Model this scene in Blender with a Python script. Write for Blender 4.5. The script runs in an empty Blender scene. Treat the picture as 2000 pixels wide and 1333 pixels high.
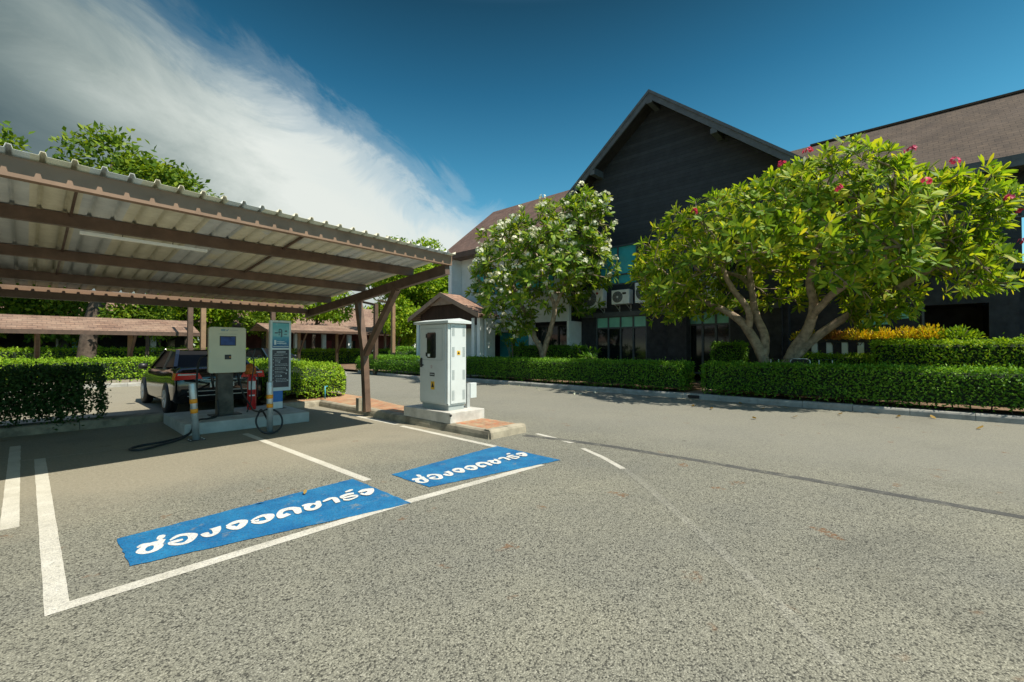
import bpy, math, random
import numpy as np
from mathutils import Vector, Matrix

# ------------------------------------------------------------------ camera, sky, sun, exposure
S = bpy.context.scene
C = S.collection
rng = np.random.default_rng(7)
random.seed(7)

cam = bpy.data.objects.new("camera", bpy.data.cameras.new("camera"))
C.objects.link(cam)
S.camera = cam
cam.location = (0, 0, 1.5)
cam.rotation_euler = (math.radians(90.86), 0, math.radians(42.13 - 90))
cam.data.sensor_width = 36.0
cam.data.lens = 15.43
cam.data.clip_start = 0.05
cam.data.clip_end = 2000

SUN_DIR = Vector((0.47, -2.0, 3.13)).normalized()      # towards the sun
S.view_settings.view_transform = 'Standard'
S.view_settings.look = 'None'
S.view_settings.exposure = 0.58
S.view_settings.gamma = 1.0

W = bpy.data.worlds.new("World")
S.world = W
W.use_nodes = True
nt = W.node_tree
nt.nodes.clear()


def nd(t, kind, **kw):
    n = t.nodes.new(kind)
    for k, v in kw.items():
        if k.startswith('i_'):
            key = k[2:]
            key = int(key) if key.isdigit() else key.replace('_', ' ')
            n.inputs[key].default_value = v
        else:
            setattr(n, k, v)
    return n


def lk(t, a, b):
    t.links.new(a, b)


def ramp(t, src, stops, interp='LINEAR'):
    r = t.nodes.new('ShaderNodeValToRGB')
    r.color_ramp.interpolation = interp
    el = r.color_ramp.elements
    while len(el) < len(stops):
        el.new(0.5)
    for e, (p, c) in zip(el, stops):
        e.position = p
        e.color = (c[0], c[1], c[2], 1) if hasattr(c, '__len__') else (c, c, c, 1)
    if src is not None:
        t.links.new(src, r.inputs[0])
    return r.outputs[0]


def vmath(t, op, a, b=None):
    n = t.nodes.new('ShaderNodeVectorMath')
    n.operation = op
    for i, x in enumerate((a, b)):
        if x is None:
            continue
        if hasattr(x, 'links') or hasattr(x, 'is_linked'):
            t.links.new(x, n.inputs[i])
        else:
            n.inputs[i].default_value = x
    return n.outputs['Value'] if op in ('DOT_PRODUCT', 'LENGTH') else n.outputs[0]


def fmath(t, op, a, b=None, c=None, clamp=False):
    n = t.nodes.new('ShaderNodeMath')
    n.operation = op
    n.use_clamp = clamp
    for i, x in enumerate((a, b, c)):
        if x is None:
            continue
        if hasattr(x, 'is_linked'):
            t.links.new(x, n.inputs[i])
        else:
            n.inputs[i].default_value = x
    return n.outputs[0]


def mixc(t, fac, a, b, mode='MIX'):
    n = t.nodes.new('ShaderNodeMix')
    n.data_type = 'RGBA'
    n.blend_type = mode
    for s, x in ((n.inputs[0], fac), (n.inputs[6], a), (n.inputs[7], b)):
        if hasattr(x, 'is_linked'):
            t.links.new(x, s)
        elif hasattr(x, '__len__'):
            s.default_value = (x[0], x[1], x[2], 1)
        else:
            s.default_value = x
    return n.outputs[2]


def build_world():
    out = nd(nt, 'ShaderNodeOutputWorld')
    sky = nd(nt, 'ShaderNodeTexSky', sky_type='NISHITA')
    sky.sun_disc = False
    sky.sun_elevation = math.asin(SUN_DIR.z)
    sky.sun_rotation = math.atan2(SUN_DIR.x, SUN_DIR.y)
    sky.air_density = 1.15
    sky.dust_density = 0.6
    sky.ozone_density = 2.2
    tc = nd(nt, 'ShaderNodeTexCoord')
    d = tc.outputs['Generated']
    sep = nd(nt, 'ShaderNodeSeparateXYZ')
    lk(nt, d, sep.inputs[0])
    tint = ramp(nt, sep.outputs[2], [(0.0, (0.66, 0.80, 0.74)), (0.22, (0.31, 0.67, 0.66)), (0.38, (0.165, 0.49, 0.505)), (0.50, (0.088, 0.325, 0.355)), (0.62, (0.055, 0.18, 0.19)), (0.85, (0.9, 0.9, 0.84))])  # added fill: the zenith stop stays bright above the visible sky
    skyc = mixc(nt, 1.0, sky.outputs[0], tint, 'MULTIPLY')
    bg = nd(nt, 'ShaderNodeBackground', i_Strength=0.15)
    lk(nt, skyc, bg.inputs['Color'])
    # a broad streaming cloud bank on one side of a tilted great circle
    n1 = nd(nt, 'ShaderNodeTexNoise', i_Scale=3.4, i_Detail=12.0, i_Roughness=0.66, i_Distortion=0.9)
    mp = nd(nt, 'ShaderNodeMapping')
    mp.inputs['Rotation'].default_value = (0.5, 0.35, 0.3)
    mp.inputs['Scale'].default_value = (0.7, 2.6, 1.6)
    lk(nt, d, mp.inputs[0])
    lk(nt, mp.outputs[0], n1.inputs['Vector'])
    n2 = nd(nt, 'ShaderNodeTexNoise', i_Scale=1.7, i_Detail=5.0, i_Roughness=0.55)
    lk(nt, d, n2.inputs['Vector'])
    s = vmath(nt, 'DOT_PRODUCT', d, CLOUD_N)
    wob = fmath(nt, 'MULTIPLY_ADD', n1.outputs[0], 0.20, -0.10)
    wob2 = fmath(nt, 'MULTIPLY_ADD', n2.outputs[0], 0.12, -0.06)
    s2 = fmath(nt, 'ADD', fmath(nt, 'ADD', s, wob), wob2)
    s2 = fmath(nt, 'ADD', s2, 0.05)
    mask = ramp(nt, s2, [(0.0, 0.0), (0.035, 0.16), (0.085, 0.62), (0.13, 0.93), (0.2, 1.0)], 'EASE')
    # whitest toward the low right end, greyer and bluer toward the upper left
    near = vmath(nt, 'DOT_PRODUCT', d, CLOUD_C)
    v = fmath(nt, 'ADD', near, fmath(nt, 'MULTIPLY_ADD', n1.outputs[0], 0.16, -0.08))
    v = fmath(nt, 'ADD', v, fmath(nt, 'MULTIPLY_ADD', n2.outputs[0], 0.10, -0.05))
    # the lower left of the bank is in its own shade
    v = fmath(nt, 'SUBTRACT', v, ramp(nt, s, [(0.14, 0.0), (0.24, 0.055), (0.5, 0.0)], 'EASE'))
    v = fmath(nt, 'MULTIPLY_ADD', v, 2.0, -1.0)
    ccol = ramp(nt, v, [(0.30, (0.20, 0.22, 0.22)), (0.50, (0.068, 0.102, 0.112)), (0.62, (0.125, 0.165, 0.168)), (0.74, (0.23, 0.275, 0.265)), (0.86, (0.41, 0.45, 0.425)), (0.95, (0.53, 0.56, 0.53))])
    bgc = nd(nt, 'ShaderNodeBackground', i_Strength=1.0)
    lk(nt, ccol, bgc.inputs['Color'])
    mx = nd(nt, 'ShaderNodeMixShader')
    # no cloud below the horizon
    hz = ramp(nt, sep.outputs[2], [(0.0, 0.0), (0.02, 1.0)])
    lk(nt, fmath(nt, 'MULTIPLY', mask, hz), mx.inputs[0])
    lk(nt, bg.outputs[0], mx.inputs[1])
    lk(nt, bgc.outputs[0], mx.inputs[2])
    lk(nt, mx.outputs[0], out.inputs[0])


CLOUD_N = (-0.2225, 0.5291, -0.8189)
CLOUD_C = (0.575, 0.774, 0.2652)
build_world()

sl = bpy.data.lights.new("sun", 'SUN')
sl.energy = 4.6
sl.angle = math.radians(0.5)
sl.color = (1.0, 0.93, 0.80)
sun = bpy.data.objects.new("sun", sl)
C.objects.link(sun)
sun.rotation_euler = SUN_DIR.to_track_quat('Z', 'Y').to_euler()
sun.location = (20, -60, 80)

# ------------------------------------------------------------------ object helpers


def tag(o, label=None, cat=None, group=None, kind=None):
    if label:
        o['label'] = label
    if cat:
        o['category'] = cat
    if group:
        o['group'] = group
    if kind:
        o['kind'] = kind
    return o


def thing(name, label, cat, loc=(0, 0, 0), rz=0.0, group=None):
    o = bpy.data.objects.new(name, None)
    C.objects.link(o)
    o.location = loc
    o.rotation_euler = (0, 0, rz)
    o.empty_display_size = 0.2
    return tag(o, label, cat, group)


def link(name, me, parent=None, mats=()):
    for m in (mats if isinstance(mats, (list, tuple)) else [mats]):
        me.materials.append(m)
    o = bpy.data.objects.new(name, me)
    C.objects.link(o)
    if parent is not None:
        o.parent = parent
    return o


def copy_tree(o, parent=None):
    c = o.copy()
    C.objects.link(c)
    if parent is not None:
        c.parent = parent
    for ch in list(o.children):
        copy_tree(ch, c)
    return c


class M:
    """collects simple shapes into one mesh"""

    def __init__(self):
        self.v, self.f, self.mi, self.sm = [], [], [], []
        self.cur = 0

    def add(self, verts, faces, smooth=False):
        b = len(self.v)
        self.v += [tuple(float(q) for q in p) for p in verts]
        for f in faces:
            self.f.append(tuple(i + b for i in f))
            self.mi.append(self.cur)
            self.sm.append(smooth)
        return self

    def box(self, x0, x1, y0, y1, z0, z1, ch=0.0):
        if ch <= 0:
            p = [(x0, y0, z0), (x1, y0, z0), (x1, y1, z0), (x0, y1, z0), (x0, y0, z1), (x1, y0, z1), (x1, y1, z1), (x0, y1, z1)]
            return self.add(p, [(0, 3, 2, 1), (4, 5, 6, 7), (0, 1, 5, 4), (1, 2, 6, 5), (2, 3, 7, 6), (3, 0, 4, 7)])
        c = ch
        poly = [(x0 + c, y0), (x1 - c, y0), (x1, y0 + c), (x1, y1 - c), (x1 - c, y1), (x0 + c, y1), (x0, y1 - c), (x0, y0 + c)]
        ins = [(x0 + 2 * c, y0 + c), (x1 - 2 * c, y0 + c), (x1 - c, y0 + 2 * c), (x1 - c, y1 - 2 * c), (x1 - 2 * c, y1 - c), (x0 + 2 * c, y1 - c), (x0 + c, y1 - 2 * c), (x0 + c, y0 + 2 * c)]
        vs = [(*p, z0) for p in poly] + [(*p, z1 - c) for p in poly] + [(*p, z1) for p in ins]
        fs = [tuple(range(7, -1, -1)), tuple(range(16, 24))]
        for k in range(8):
            j = (k + 1) % 8
            fs += [(k, j, 8 + j, 8 + k), (8 + k, 8 + j, 16 + j, 16 + k)]
        return self.add(vs, fs)

    def prism(self, poly, z0, z1):
        n = len(poly)
        a = sum(poly[i][0] * poly[(i + 1) % n][1] - poly[(i + 1) % n][0] * poly[i][1] for i in range(n))
        if a < 0:
            poly = poly[::-1]
        vs = [(*p, z0) for p in poly] + [(*p, z1) for p in poly]
        fs = [tuple(range(n - 1, -1, -1)), tuple(range(n, 2 * n))]
        fs += [(i, (i + 1) % n, n + (i + 1) % n, n + i) for i in range(n)]
        return self.add(vs, fs)

    def prism_x(self, poly, x0, x1):
        """polygon given in (y, z), extruded along x"""
        n = len(poly)
        a = sum(poly[i][0] * poly[(i + 1) % n][1] - poly[(i + 1) % n][0] * poly[i][1] for i in range(n))
        if a < 0:
            poly = poly[::-1]
        vs = [(x0, *p) for p in poly] + [(x1, *p) for p in poly]
        fs = [tuple(range(n - 1, -1, -1)), tuple(range(n, 2 * n))]
        fs += [(i, (i + 1) % n, n + (i + 1) % n, n + i) for i in range(n)]
        return self.add(vs, fs)

    def prism_y(self, poly, y0, y1):
        """polygon given in (x, z), extruded along y"""
        n = len(poly)
        a = sum(poly[i][0] * poly[(i + 1) % n][1] - poly[(i + 1) % n][0] * poly[i][1] for i in range(n))
        if a > 0:
            poly = poly[::-1]
        vs = [(p[0], y0, p[1]) for p in poly] + [(p[0], y1, p[1]) for p in poly]
        fs = [tuple(range(n - 1, -1, -1)), tuple(range(n, 2 * n))]
        fs += [(i, (i + 1) % n, n + (i + 1) % n, n + i) for i in range(n)]
        return self.add(vs, fs)

    def beam(self, a, b, w, h, up=(0, 0, 1)):
        a, b = Vector(a), Vector(b)
        d = (b - a).normalized()
        s = d.cross(Vector(up))
        if s.length < 1e-4:
            s = Vector((1, 0, 0))
        s.normalize()
        u = s.cross(d).normalized()
        q = []
        for p in (a, b):
            for i, j in ((-1, -1), (1, -1), (1, 1), (-1, 1)):
                q.append(p + s * (i * w / 2) + u * (j * h / 2))
        return self.add(q, [(0, 1, 2, 3), (7, 6, 5, 4), (0, 4, 5, 1), (1, 5, 6, 2), (2, 6, 7, 3), (3, 7, 4, 0)])

    def tube(self, pts, rad, n=8, cap=True, smooth=True):
        pts = [Vector(p) for p in pts]
        if not hasattr(rad, '__len__'):
            rad = [rad] * len(pts)
        vs, fs = [], []
        prev = None
        for i, p in enumerate(pts):
            d = (pts[min(i + 1, len(pts) - 1)] - pts[max(i - 1, 0)])
            d = d.normalized() if d.length > 1e-9 else Vector((0, 0, 1))
            if prev is None:
                s = d.cross(Vector((0, 0, 1)))
                if s.length < 1e-3:
                    s = Vector((1, 0, 0))
            else:
                s = prev - d * prev.dot(d)
                if s.length < 1e-5:
                    s = d.orthogonal()
            s.normalize()
            prev = s
            u = d.cross(s)
            for k in range(n):
                t = 2 * math.pi * k / n
                vs.append(p + (s * math.cos(t) + u * math.sin(t)) * rad[i])
        for i in range(len(pts) - 1):
            for k in range(n):
                j = (k + 1) % n
                fs.append((i * n + k, i * n + j, (i + 1) * n + j, (i + 1) * n + k))
        if cap:
            fs.append(tuple(range(n - 1, -1, -1)))
            fs.append(tuple(range((len(pts) - 1) * n, len(pts) * n)))
        return self.add(vs, fs, smooth)

    def lathe(self, prof, c=(0, 0, 0), n=20, axis='z', smooth=True):
        """prof: list of (r, h)"""
        vs, fs = [], []
        for r, h in prof:
            for k in range(n):
                t = 2 * math.pi * k / n
                q = (r * math.cos(t), r * math.sin(t), h)
                if axis == 'y':
                    q = (q[0], q[2], -q[1])
                elif axis == 'x':
                    q = (q[2], q[0], q[1])
                vs.append((q[0] + c[0], q[1] + c[1], q[2] + c[2]))
        for i in range(len(prof) - 1):
            for k in range(n):
                j = (k + 1) % n
                fs.append((i * n + k, i * n + j, (i + 1) * n + j, (i + 1) * n + k))
        fs.append(tuple(range(n - 1, -1, -1)))
        fs.append(tuple(range((len(prof) - 1) * n, len(prof) * n)))
        return self.add(vs, fs, smooth)

    def build(self, name, mats, parent=None, bevel=0.0):
        me = bpy.data.meshes.new(name)
        me.from_pydata(self.v, [], self.f)
        me.polygons.foreach_set('material_index', self.mi)
        me.polygons.foreach_set('use_smooth', self.sm)
        me.update()
        o = link(name, me, parent, mats)
        if bevel > 0:
            b = o.modifiers.new('bevel', 'BEVEL')
            b.width = bevel
            b.segments = 2
            b.limit_method = 'ANGLE'
            b.angle_limit = math.radians(40)
        return o


def fast_mesh(name, V, F, mats, parent=None, smooth=False, mi=None):
    """V (n,3) array, F (m,k) array of equal-size faces"""
    me = bpy.data.meshes.new(name)
    V = np.asarray(V, dtype=np.float32)
    F = np.asarray(F, dtype=np.int32)
    m, k = F.shape
    me.vertices.add(len(V))
    me.vertices.foreach_set('co', V.ravel())
    me.loops.add(m * k)
    me.loops.foreach_set('vertex_index', F.ravel())
    me.polygons.add(m)
    me.polygons.foreach_set('loop_start', np.arange(0, m * k, k, dtype=np.int32))
    me.polygons.foreach_set('loop_total', np.full(m, k, dtype=np.int32))
    if mi is not None:
        me.polygons.foreach_set('material_index', np.asarray(mi, dtype=np.int32))
    if smooth:
        me.polygons.foreach_set('use_smooth', np.ones(m, dtype=bool))
    me.update(calc_edges=True)
    return link(name, me, parent, mats)


def unit(a):
    return a / np.maximum(np.linalg.norm(a, axis=1, keepdims=True), 1e-9)


def leaf_arrays(pos, axis, nrm, L, Wd, kind='diamond', droop=0.15):
    """one flat leaf per row; returns verts, quads"""
    n = len(pos)
    axis = unit(axis)
    side = unit(np.cross(axis, nrm))
    nn = np.cross(side, axis)
    L = np.broadcast_to(np.asarray(L, float), (n,))[:, None]
    Wd = np.broadcast_to(np.asarray(Wd, float), (n,))[:, None]
    if kind == 'diamond':
        a = pos
        b = pos + axis * L * 0.5 + side * Wd
        c = pos + axis * L - nn * L * droop
        d = pos + axis * L * 0.5 - side * Wd
        V = np.stack([a, b, c, d], 1).reshape(-1, 3)
        F = np.arange(4 * n).reshape(n, 4)
        return V, F
    ts = (0.0, 0.35, 0.72, 1.0)
    ws = (0.12, 0.8, 1.0, 0.22)
    rows = []
    for t, w in zip(ts, ws):
        p = pos + axis * L * t - nn * L * droop * t * t
        rows += [p + side * Wd * w, p - side * Wd * w]
    V = np.stack(rows, 1).reshape(-1, 3)
    base = (np.arange(n) * 8)[:, None]
    F = np.concatenate([base + np.array([[0, 2, 3, 1]]), base + np.array([[2, 4, 5, 3]]), base + np.array([[4, 6, 7, 5]])], 0)
    return V, F


def rand_dirs(n):
    v = rng.normal(size=(n, 3))
    return unit(v)


# ------------------------------------------------------------------ materials
MATS = {}


def new_mat(name):
    m = bpy.data.materials.new(name)
    m.use_nodes = True
    t = m.node_tree
    t.nodes.clear()
    o = t.nodes.new('ShaderNodeOutputMaterial')
    return m, t, o


def objco(t):
    return nd(t, 'ShaderNodeTexCoord').outputs['Object']


def noise(t, vec, scale, detail=4.0, rough=0.55, dist=0.0):
    n = nd(t, 'ShaderNodeTexNoise', i_Scale=scale, i_Detail=detail, i_Roughness=rough, i_Distortion=dist)
    if vec is not None:
        lk(t, vec, n.inputs['Vector'])
    return n.outputs[0]


def bumpn(t, h, strength=0.3, dist=0.01):
    b = nd(t, 'ShaderNodeBump', i_Strength=strength, i_Distance=dist)
    lk(t, h, b.inputs['Height'])
    return b.outputs[0]


def principled(t, out, col, rough=0.6, metal=0.0, normal=None, spec=None):
    p = nd(t, 'ShaderNodeBsdfPrincipled')
    for s, x in ((p.inputs['Base Color'], col), (p.inputs['Roughness'], rough), (p.inputs['Metallic'], metal)):
        if hasattr(x, 'is_linked'):
            lk(t, x, s)
        elif hasattr(x, '__len__'):
            s.default_value = (x[0], x[1], x[2], 1)
        else:
            s.default_value = x
    if spec is not None:
        p.inputs['Specular IOR Level'].default_value = spec
    if normal is not None:
        lk(t, normal, p.inputs['Normal'])
    lk(t, p.outputs[0], out.inputs[0])
    return p


def pm(name, col, rough=0.6, var=0.12, scale=6.0, metal=0.0, bump=0.0, dirt=None, spec=None):
    """plain painted or weathered surface: colour drifts a little, optional bump and dirt patches"""
    if name in MATS:
        return MATS[name]
    m, t, o = new_mat(name)
    co = objco(t)
    n = noise(t, co, scale, 6.0, 0.6)
    lo = [max(0, c * (1 - var * 1.6)) for c in col]
    hi = [min(1, c * (1 + var * 1.2)) for c in col]
    c = ramp(t, n, [(0.3, lo), (0.7, hi)])
    if dirt:
        dcol, amt, dsc = dirt
        n2 = noise(t, co, dsc, 8.0, 0.65)
        f = ramp(t, n2, [(0.5, 0.0), (0.72, amt)])
        c = mixc(t, f, c, dcol)
    r = ramp(t, n, [(0.3, min(1, rough * 1.12)), (0.7, rough * 0.88)])
    nrm = bumpn(t, noise(t, co, scale * 12, 4.0), bump, 0.01) if bump else None
    principled(t, o, c, r, metal, nrm, spec)
    MATS[name] = m
    return m


def leaf_mat(name, cols, trans=0.35, rough=0.55, spec=0.18, tcol=None):
    m, t, o = new_mat(name)
    g = nd(t, 'ShaderNodeNewGeometry')
    stops = [(i / max(1, len(cols) - 1), c) for i, c in enumerate(cols)]
    c = ramp(t, g.outputs['Random Per Island'], stops)
    co = objco(t)
    big = ramp(t, noise(t, co, 0.55, 3.0), [(0.3, (0.72, 0.78, 0.7)), (0.7, (1.15, 1.1, 0.95))])
    c = mixc(t, 1.0, c, big, 'MULTIPLY')
    p = nd(t, 'ShaderNodeBsdfPrincipled', i_Roughness=rough)
    p.inputs['Specular IOR Level'].default_value = spec
    lk(t, c, p.inputs['Base Color'])
    tr = nd(t, 'ShaderNodeBsdfTranslucent')
    c2 = mixc(t, 1.0, c, tcol or (1.5, 1.35, 0.45), 'MULTIPLY')
    lk(t, c2, tr.inputs[0])
    mx = nd(t, 'ShaderNodeMixShader', i_0=trans)
    lk(t, p.outputs[0], mx.inputs[1])
    lk(t, tr.outputs[0], mx.inputs[2])
    lk(t, mx.outputs[0], o.inputs[0])
    return m


def asphalt_nodes(t, co):
    """speckled exposed-aggregate asphalt: returns colour and height sockets (world metres)"""
    v = nd(t, 'ShaderNodeTexVoronoi', i_Scale=112.0)
    lk(t, co, v.inputs['Vector'])
    sep = nd(t, 'ShaderNodeSeparateColor')
    lk(t, v.outputs['Color'], sep.inputs[0])
    v2 = nd(t, 'ShaderNodeTexVoronoi', i_Scale=230.0)
    lk(t, co, v2.inputs['Vector'])
    sep2 = nd(t, 'ShaderNodeSeparateColor')
    lk(t, v2.outputs['Color'], sep2.inputs[0])
    stone = ramp(t, sep.outputs[0], [(0.0, (0.018, 0.019, 0.018)), (0.15, (0.035, 0.036, 0.032)), (0.22, (0.18, 0.18, 0.147)), (0.85, (0.265, 0.263, 0.21)), (1.0, (0.38, 0.376, 0.31))])
    fine = ramp(t, sep2.outputs[1], [(0.0, (0.03, 0.03, 0.026)), (0.25, (0.175, 0.174, 0.138)), (1.0, (0.31, 0.305, 0.245))])
    c = mixc(t, 0.25, stone, fine)
    # gaps between the stones stay dark
    gap = ramp(t, v.outputs['Distance'], [(0.4, 1.0), (0.8, 0.6)])
    c = mixc(t, 1.0, c, gap, 'MULTIPLY')
    big = ramp(t, noise(t, co, 0.55, 6.0, 0.6), [(0.28, (0.84, 0.84, 0.86)), (0.72, (1.16, 1.13, 1.06))])
    c = mixc(t, 1.0, c, big, 'MULTIPLY')
    # the bay floor near the carport is finer, browner and worn smooth; the lane is paler and dusty
    sx = nd(t, 'ShaderNodeSeparateXYZ')
    lk(t, co, sx.inputs[0])
    wob = fmath(t, 'MULTIPLY_ADD', noise(t, co, 0.9, 4.0), 2.0, -1.0)
    yy = fmath(t, 'ADD', sx.outputs[1], wob)
    xx = fmath(t, 'ADD', sx.outputs[0], wob)
    bay = fmath(t, 'MULTIPLY', ramp(t, fmath(t, 'MULTIPLY', yy, 0.1), [(0.50, 0.0), (0.66, 0.75)]), ramp(t, fmath(t, 'MULTIPLY', xx, 0.1), [(0.50, 1.0), (0.56, 0.0)]))
    soft = ramp(t, noise(t, co, 30.0, 6.0, 0.7), [(0.3, (0.225, 0.20, 0.145)), (0.7, (0.34, 0.31, 0.235))])
    c = mixc(t, bay, c, soft)
    lane = ramp(t, fmath(t, 'MULTIPLY', xx, 0.05), [(0.29, 0.0), (0.40, 0.55)])
    dust = ramp(t, noise(t, co, 22.0, 7.0, 0.75), [(0.3, (0.175, 0.170, 0.138)), (0.7, (0.275, 0.267, 0.222))])
    c = mixc(t, lane, c, dust)
    # oil and tyre grime in broad soft patches, a few dark drips
    oil = ramp(t, noise(t, co, 0.42, 5.0, 0.6, 1.2), [(0.56, 1.0), (0.72, 0.86)])
    c = mixc(t, 1.0, c, oil, 'MULTIPLY')
    drip = ramp(t, noise(t, co, 2.3, 4.0, 0.55, 0.3), [(0.73, 1.0), (0.79, 0.55)])
    c = mixc(t, 1.0, c, drip, 'MULTIPLY')
    # rust and earth stains
    st = ramp(t, noise(t, co, 2.9, 2.0, 0.5, 0.4), [(0.685, 0.0), (0.74, 0.9)])
    st2 = fmath(t, 'MULTIPLY', st, ramp(t, noise(t, co, 25.0, 3.0), [(0.4, 0.0), (0.65, 1.0)]))
    c = mixc(t, st2, c, (0.16, 0.075, 0.028))
    h = fmath(t, 'SUBTRACT', sep.outputs[0], v.outputs['Distance'])
    return c, h


def asphalt_mat():
    m, t, o = new_mat('asphalt')
    co = objco(t)
    c, h = asphalt_nodes(t, co)
    principled(t, o, c, 0.85, 0.0, bumpn(t, h, 0.55, 0.006), 0.25)
    return m


def paint_mat(name, cols, wear, scale=14.0, faint=0.0):
    """road paint worn through to the asphalt below"""
    m, t, o = new_mat(name)
    co = objco(t)
    a, h = asphalt_nodes(t, co)
    n = noise(t, co, scale, 8.0, 0.7)
    pcol = ramp(t, noise(t, co, 3.5, 6.0, 0.65), [(0.25, cols[0]), (0.75, cols[1])])
    fine = ramp(t, noise(t, co, 140.0, 3.0, 0.6), [(0.3, (0.80, 0.80, 0.80)), (0.7, (1.12, 1.12, 1.12))])
    pcol = mixc(t, 1.0, pcol, fine, 'MULTIPLY')
    lum = nd(t, 'ShaderNodeRGBToBW')
    lk(t, a, lum.inputs[0])
    rel = ramp(t, lum.outputs[0], [(0.03, (0.62, 0.62, 0.64)), (0.20, (0.98, 0.98, 0.98)), (0.40, (1.14, 1.12, 1.08))])
    pcol = mixc(t, 1.0, pcol, rel, 'MULTIPLY')
    f = ramp(t, n, [(wear - 0.06, 0.0 + (1 - faint) * 0.25), (wear + 0.06, 1.0 - faint)])
    # single stones show through
    f2 = fmath(t, 'MULTIPLY', f, ramp(t, noise(t, co, 70.0, 3.0, 0.6), [(0.28, 0.62), (0.42, 1.0)]))
    c = mixc(t, f2, a, pcol)
    principled(t, o, c, 0.7, 0.0, bumpn(t, h, 0.3, 0.005), 0.3)
    return m


def brick_mat(name, c1, c2, mortar, bw, bh, scale=1.0, msize=0.02, axes='xy', rough=0.85, bump=0.4, spread=None, off=0.5):
    """bricks, pavers or shingles laid in the given local plane"""
    m, t, o = new_mat(name)
    co = objco(t)
    sx = nd(t, 'ShaderNodeSeparateXYZ')
    lk(t, co, sx.inputs[0])
    cm = nd(t, 'ShaderNodeCombineXYZ')
    ix = {'x': 0, 'y': 1, 'z': 2}
    lk(t, sx.outputs[ix[axes[0]]], cm.inputs[0])
    lk(t, sx.outputs[ix[axes[1]]], cm.inputs[1])
    b = nd(t, 'ShaderNodeTexBrick', i_Scale=scale, i_Mortar_Size=msize, i_Brick_Width=bw, i_Row_Height=bh, i_Bias=0.0)
    b.offset = off
    b.inputs['Color1'].default_value = (*c1, 1)
    b.inputs['Color2'].default_value = (*c2, 1)
    b.inputs['Mortar'].default_value = (*mortar, 1)
    lk(t, cm.outputs[0], b.inputs['Vector'])
    c = b.outputs['Color']
    v = ramp(t, noise(t, co, 2.2, 7.0, 0.65), [(0.3, (0.72, 0.72, 0.74)), (0.7, (1.22, 1.18, 1.12))])
    c = mixc(t, 1.0, c, v, 'MULTIPLY')
    fine = ramp(t, noise(t, co, 45.0, 4.0), [(0.3, (0.8, 0.8, 0.8)), (0.7, (1.15, 1.15, 1.15))])
    c = mixc(t, 1.0, c, fine, 'MULTIPLY')
    if spread:
        f = ramp(t, noise(t, co, spread[2], 6.0, 0.7), [(0.45, 0.0), (0.7, spread[1])])
        c = mixc(t, f, c, spread[0])
    h = fmath(t, 'SUBTRACT', 1.0, b.outputs['Fac'])
    principled(t, o, c, rough, 0.0, bumpn(t, h, bump, 0.012), 0.25)
    return m


def siding_mat(name, col, pitch=0.16, axis='z'):
    """lapped boards: a saw-tooth height per board, slightly different tone per board"""
    m, t, o = new_mat(name)
    co = objco(t)
    sx = nd(t, 'ShaderNodeSeparateXYZ')
    lk(t, co, sx.inputs[0])
    z = fmath(t, 'DIVIDE', sx.outputs[{'x': 0, 'y': 1, 'z': 2}[axis]], pitch)
    fr = fmath(t, 'FRACT', z)
    fl = fmath(t, 'FLOOR', z)
    wn = nd(t, 'ShaderNodeTexWhiteNoise', noise_dimensions='1D')
    lk(t, fl, wn.inputs['W'])
    tone = ramp(t, wn.outputs['Value'], [(0.0, (0.8, 0.8, 0.8)), (1.0, (1.2, 1.2, 1.2))])
    c = mixc(t, 1.0, col, tone, 'MULTIPLY')
    v = ramp(t, noise(t, co, 3.0, 7.0, 0.7), [(0.3, (0.75, 0.75, 0.75)), (0.7, (1.25, 1.25, 1.25))])
    c = mixc(t, 1.0, c, v, 'MULTIPLY')
    gap = ramp(t, fr, [(0.0, 0.5), (0.08, 1.0), (0.96, 1.0), (1.0, 0.5)])
    c = mixc(t, 1.0, c, gap, 'MULTIPLY')
    h = fmath(t, 'SUBTRACT', 1.0, fr)
    principled(t, o, c, 0.6, 0.0, bumpn(t, h, 0.8, 0.02), 0.4)
    return m


def glass_mat(name, col, rough=0.06, spec=0.6, var=0.3):
    m, t, o = new_mat(name)
    co = objco(t)
    c = ramp(t, noise(t, co, 0.9, 3.0), [(0.3, [q * (1 - var) for q in col]), (0.7, [q * (1 + var) for q in col])])
    principled(t, o, c, rough, 0.0, bumpn(t, noise(t, co, 1.5, 2.0), 0.05, 0.02), spec)
    return m


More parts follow.
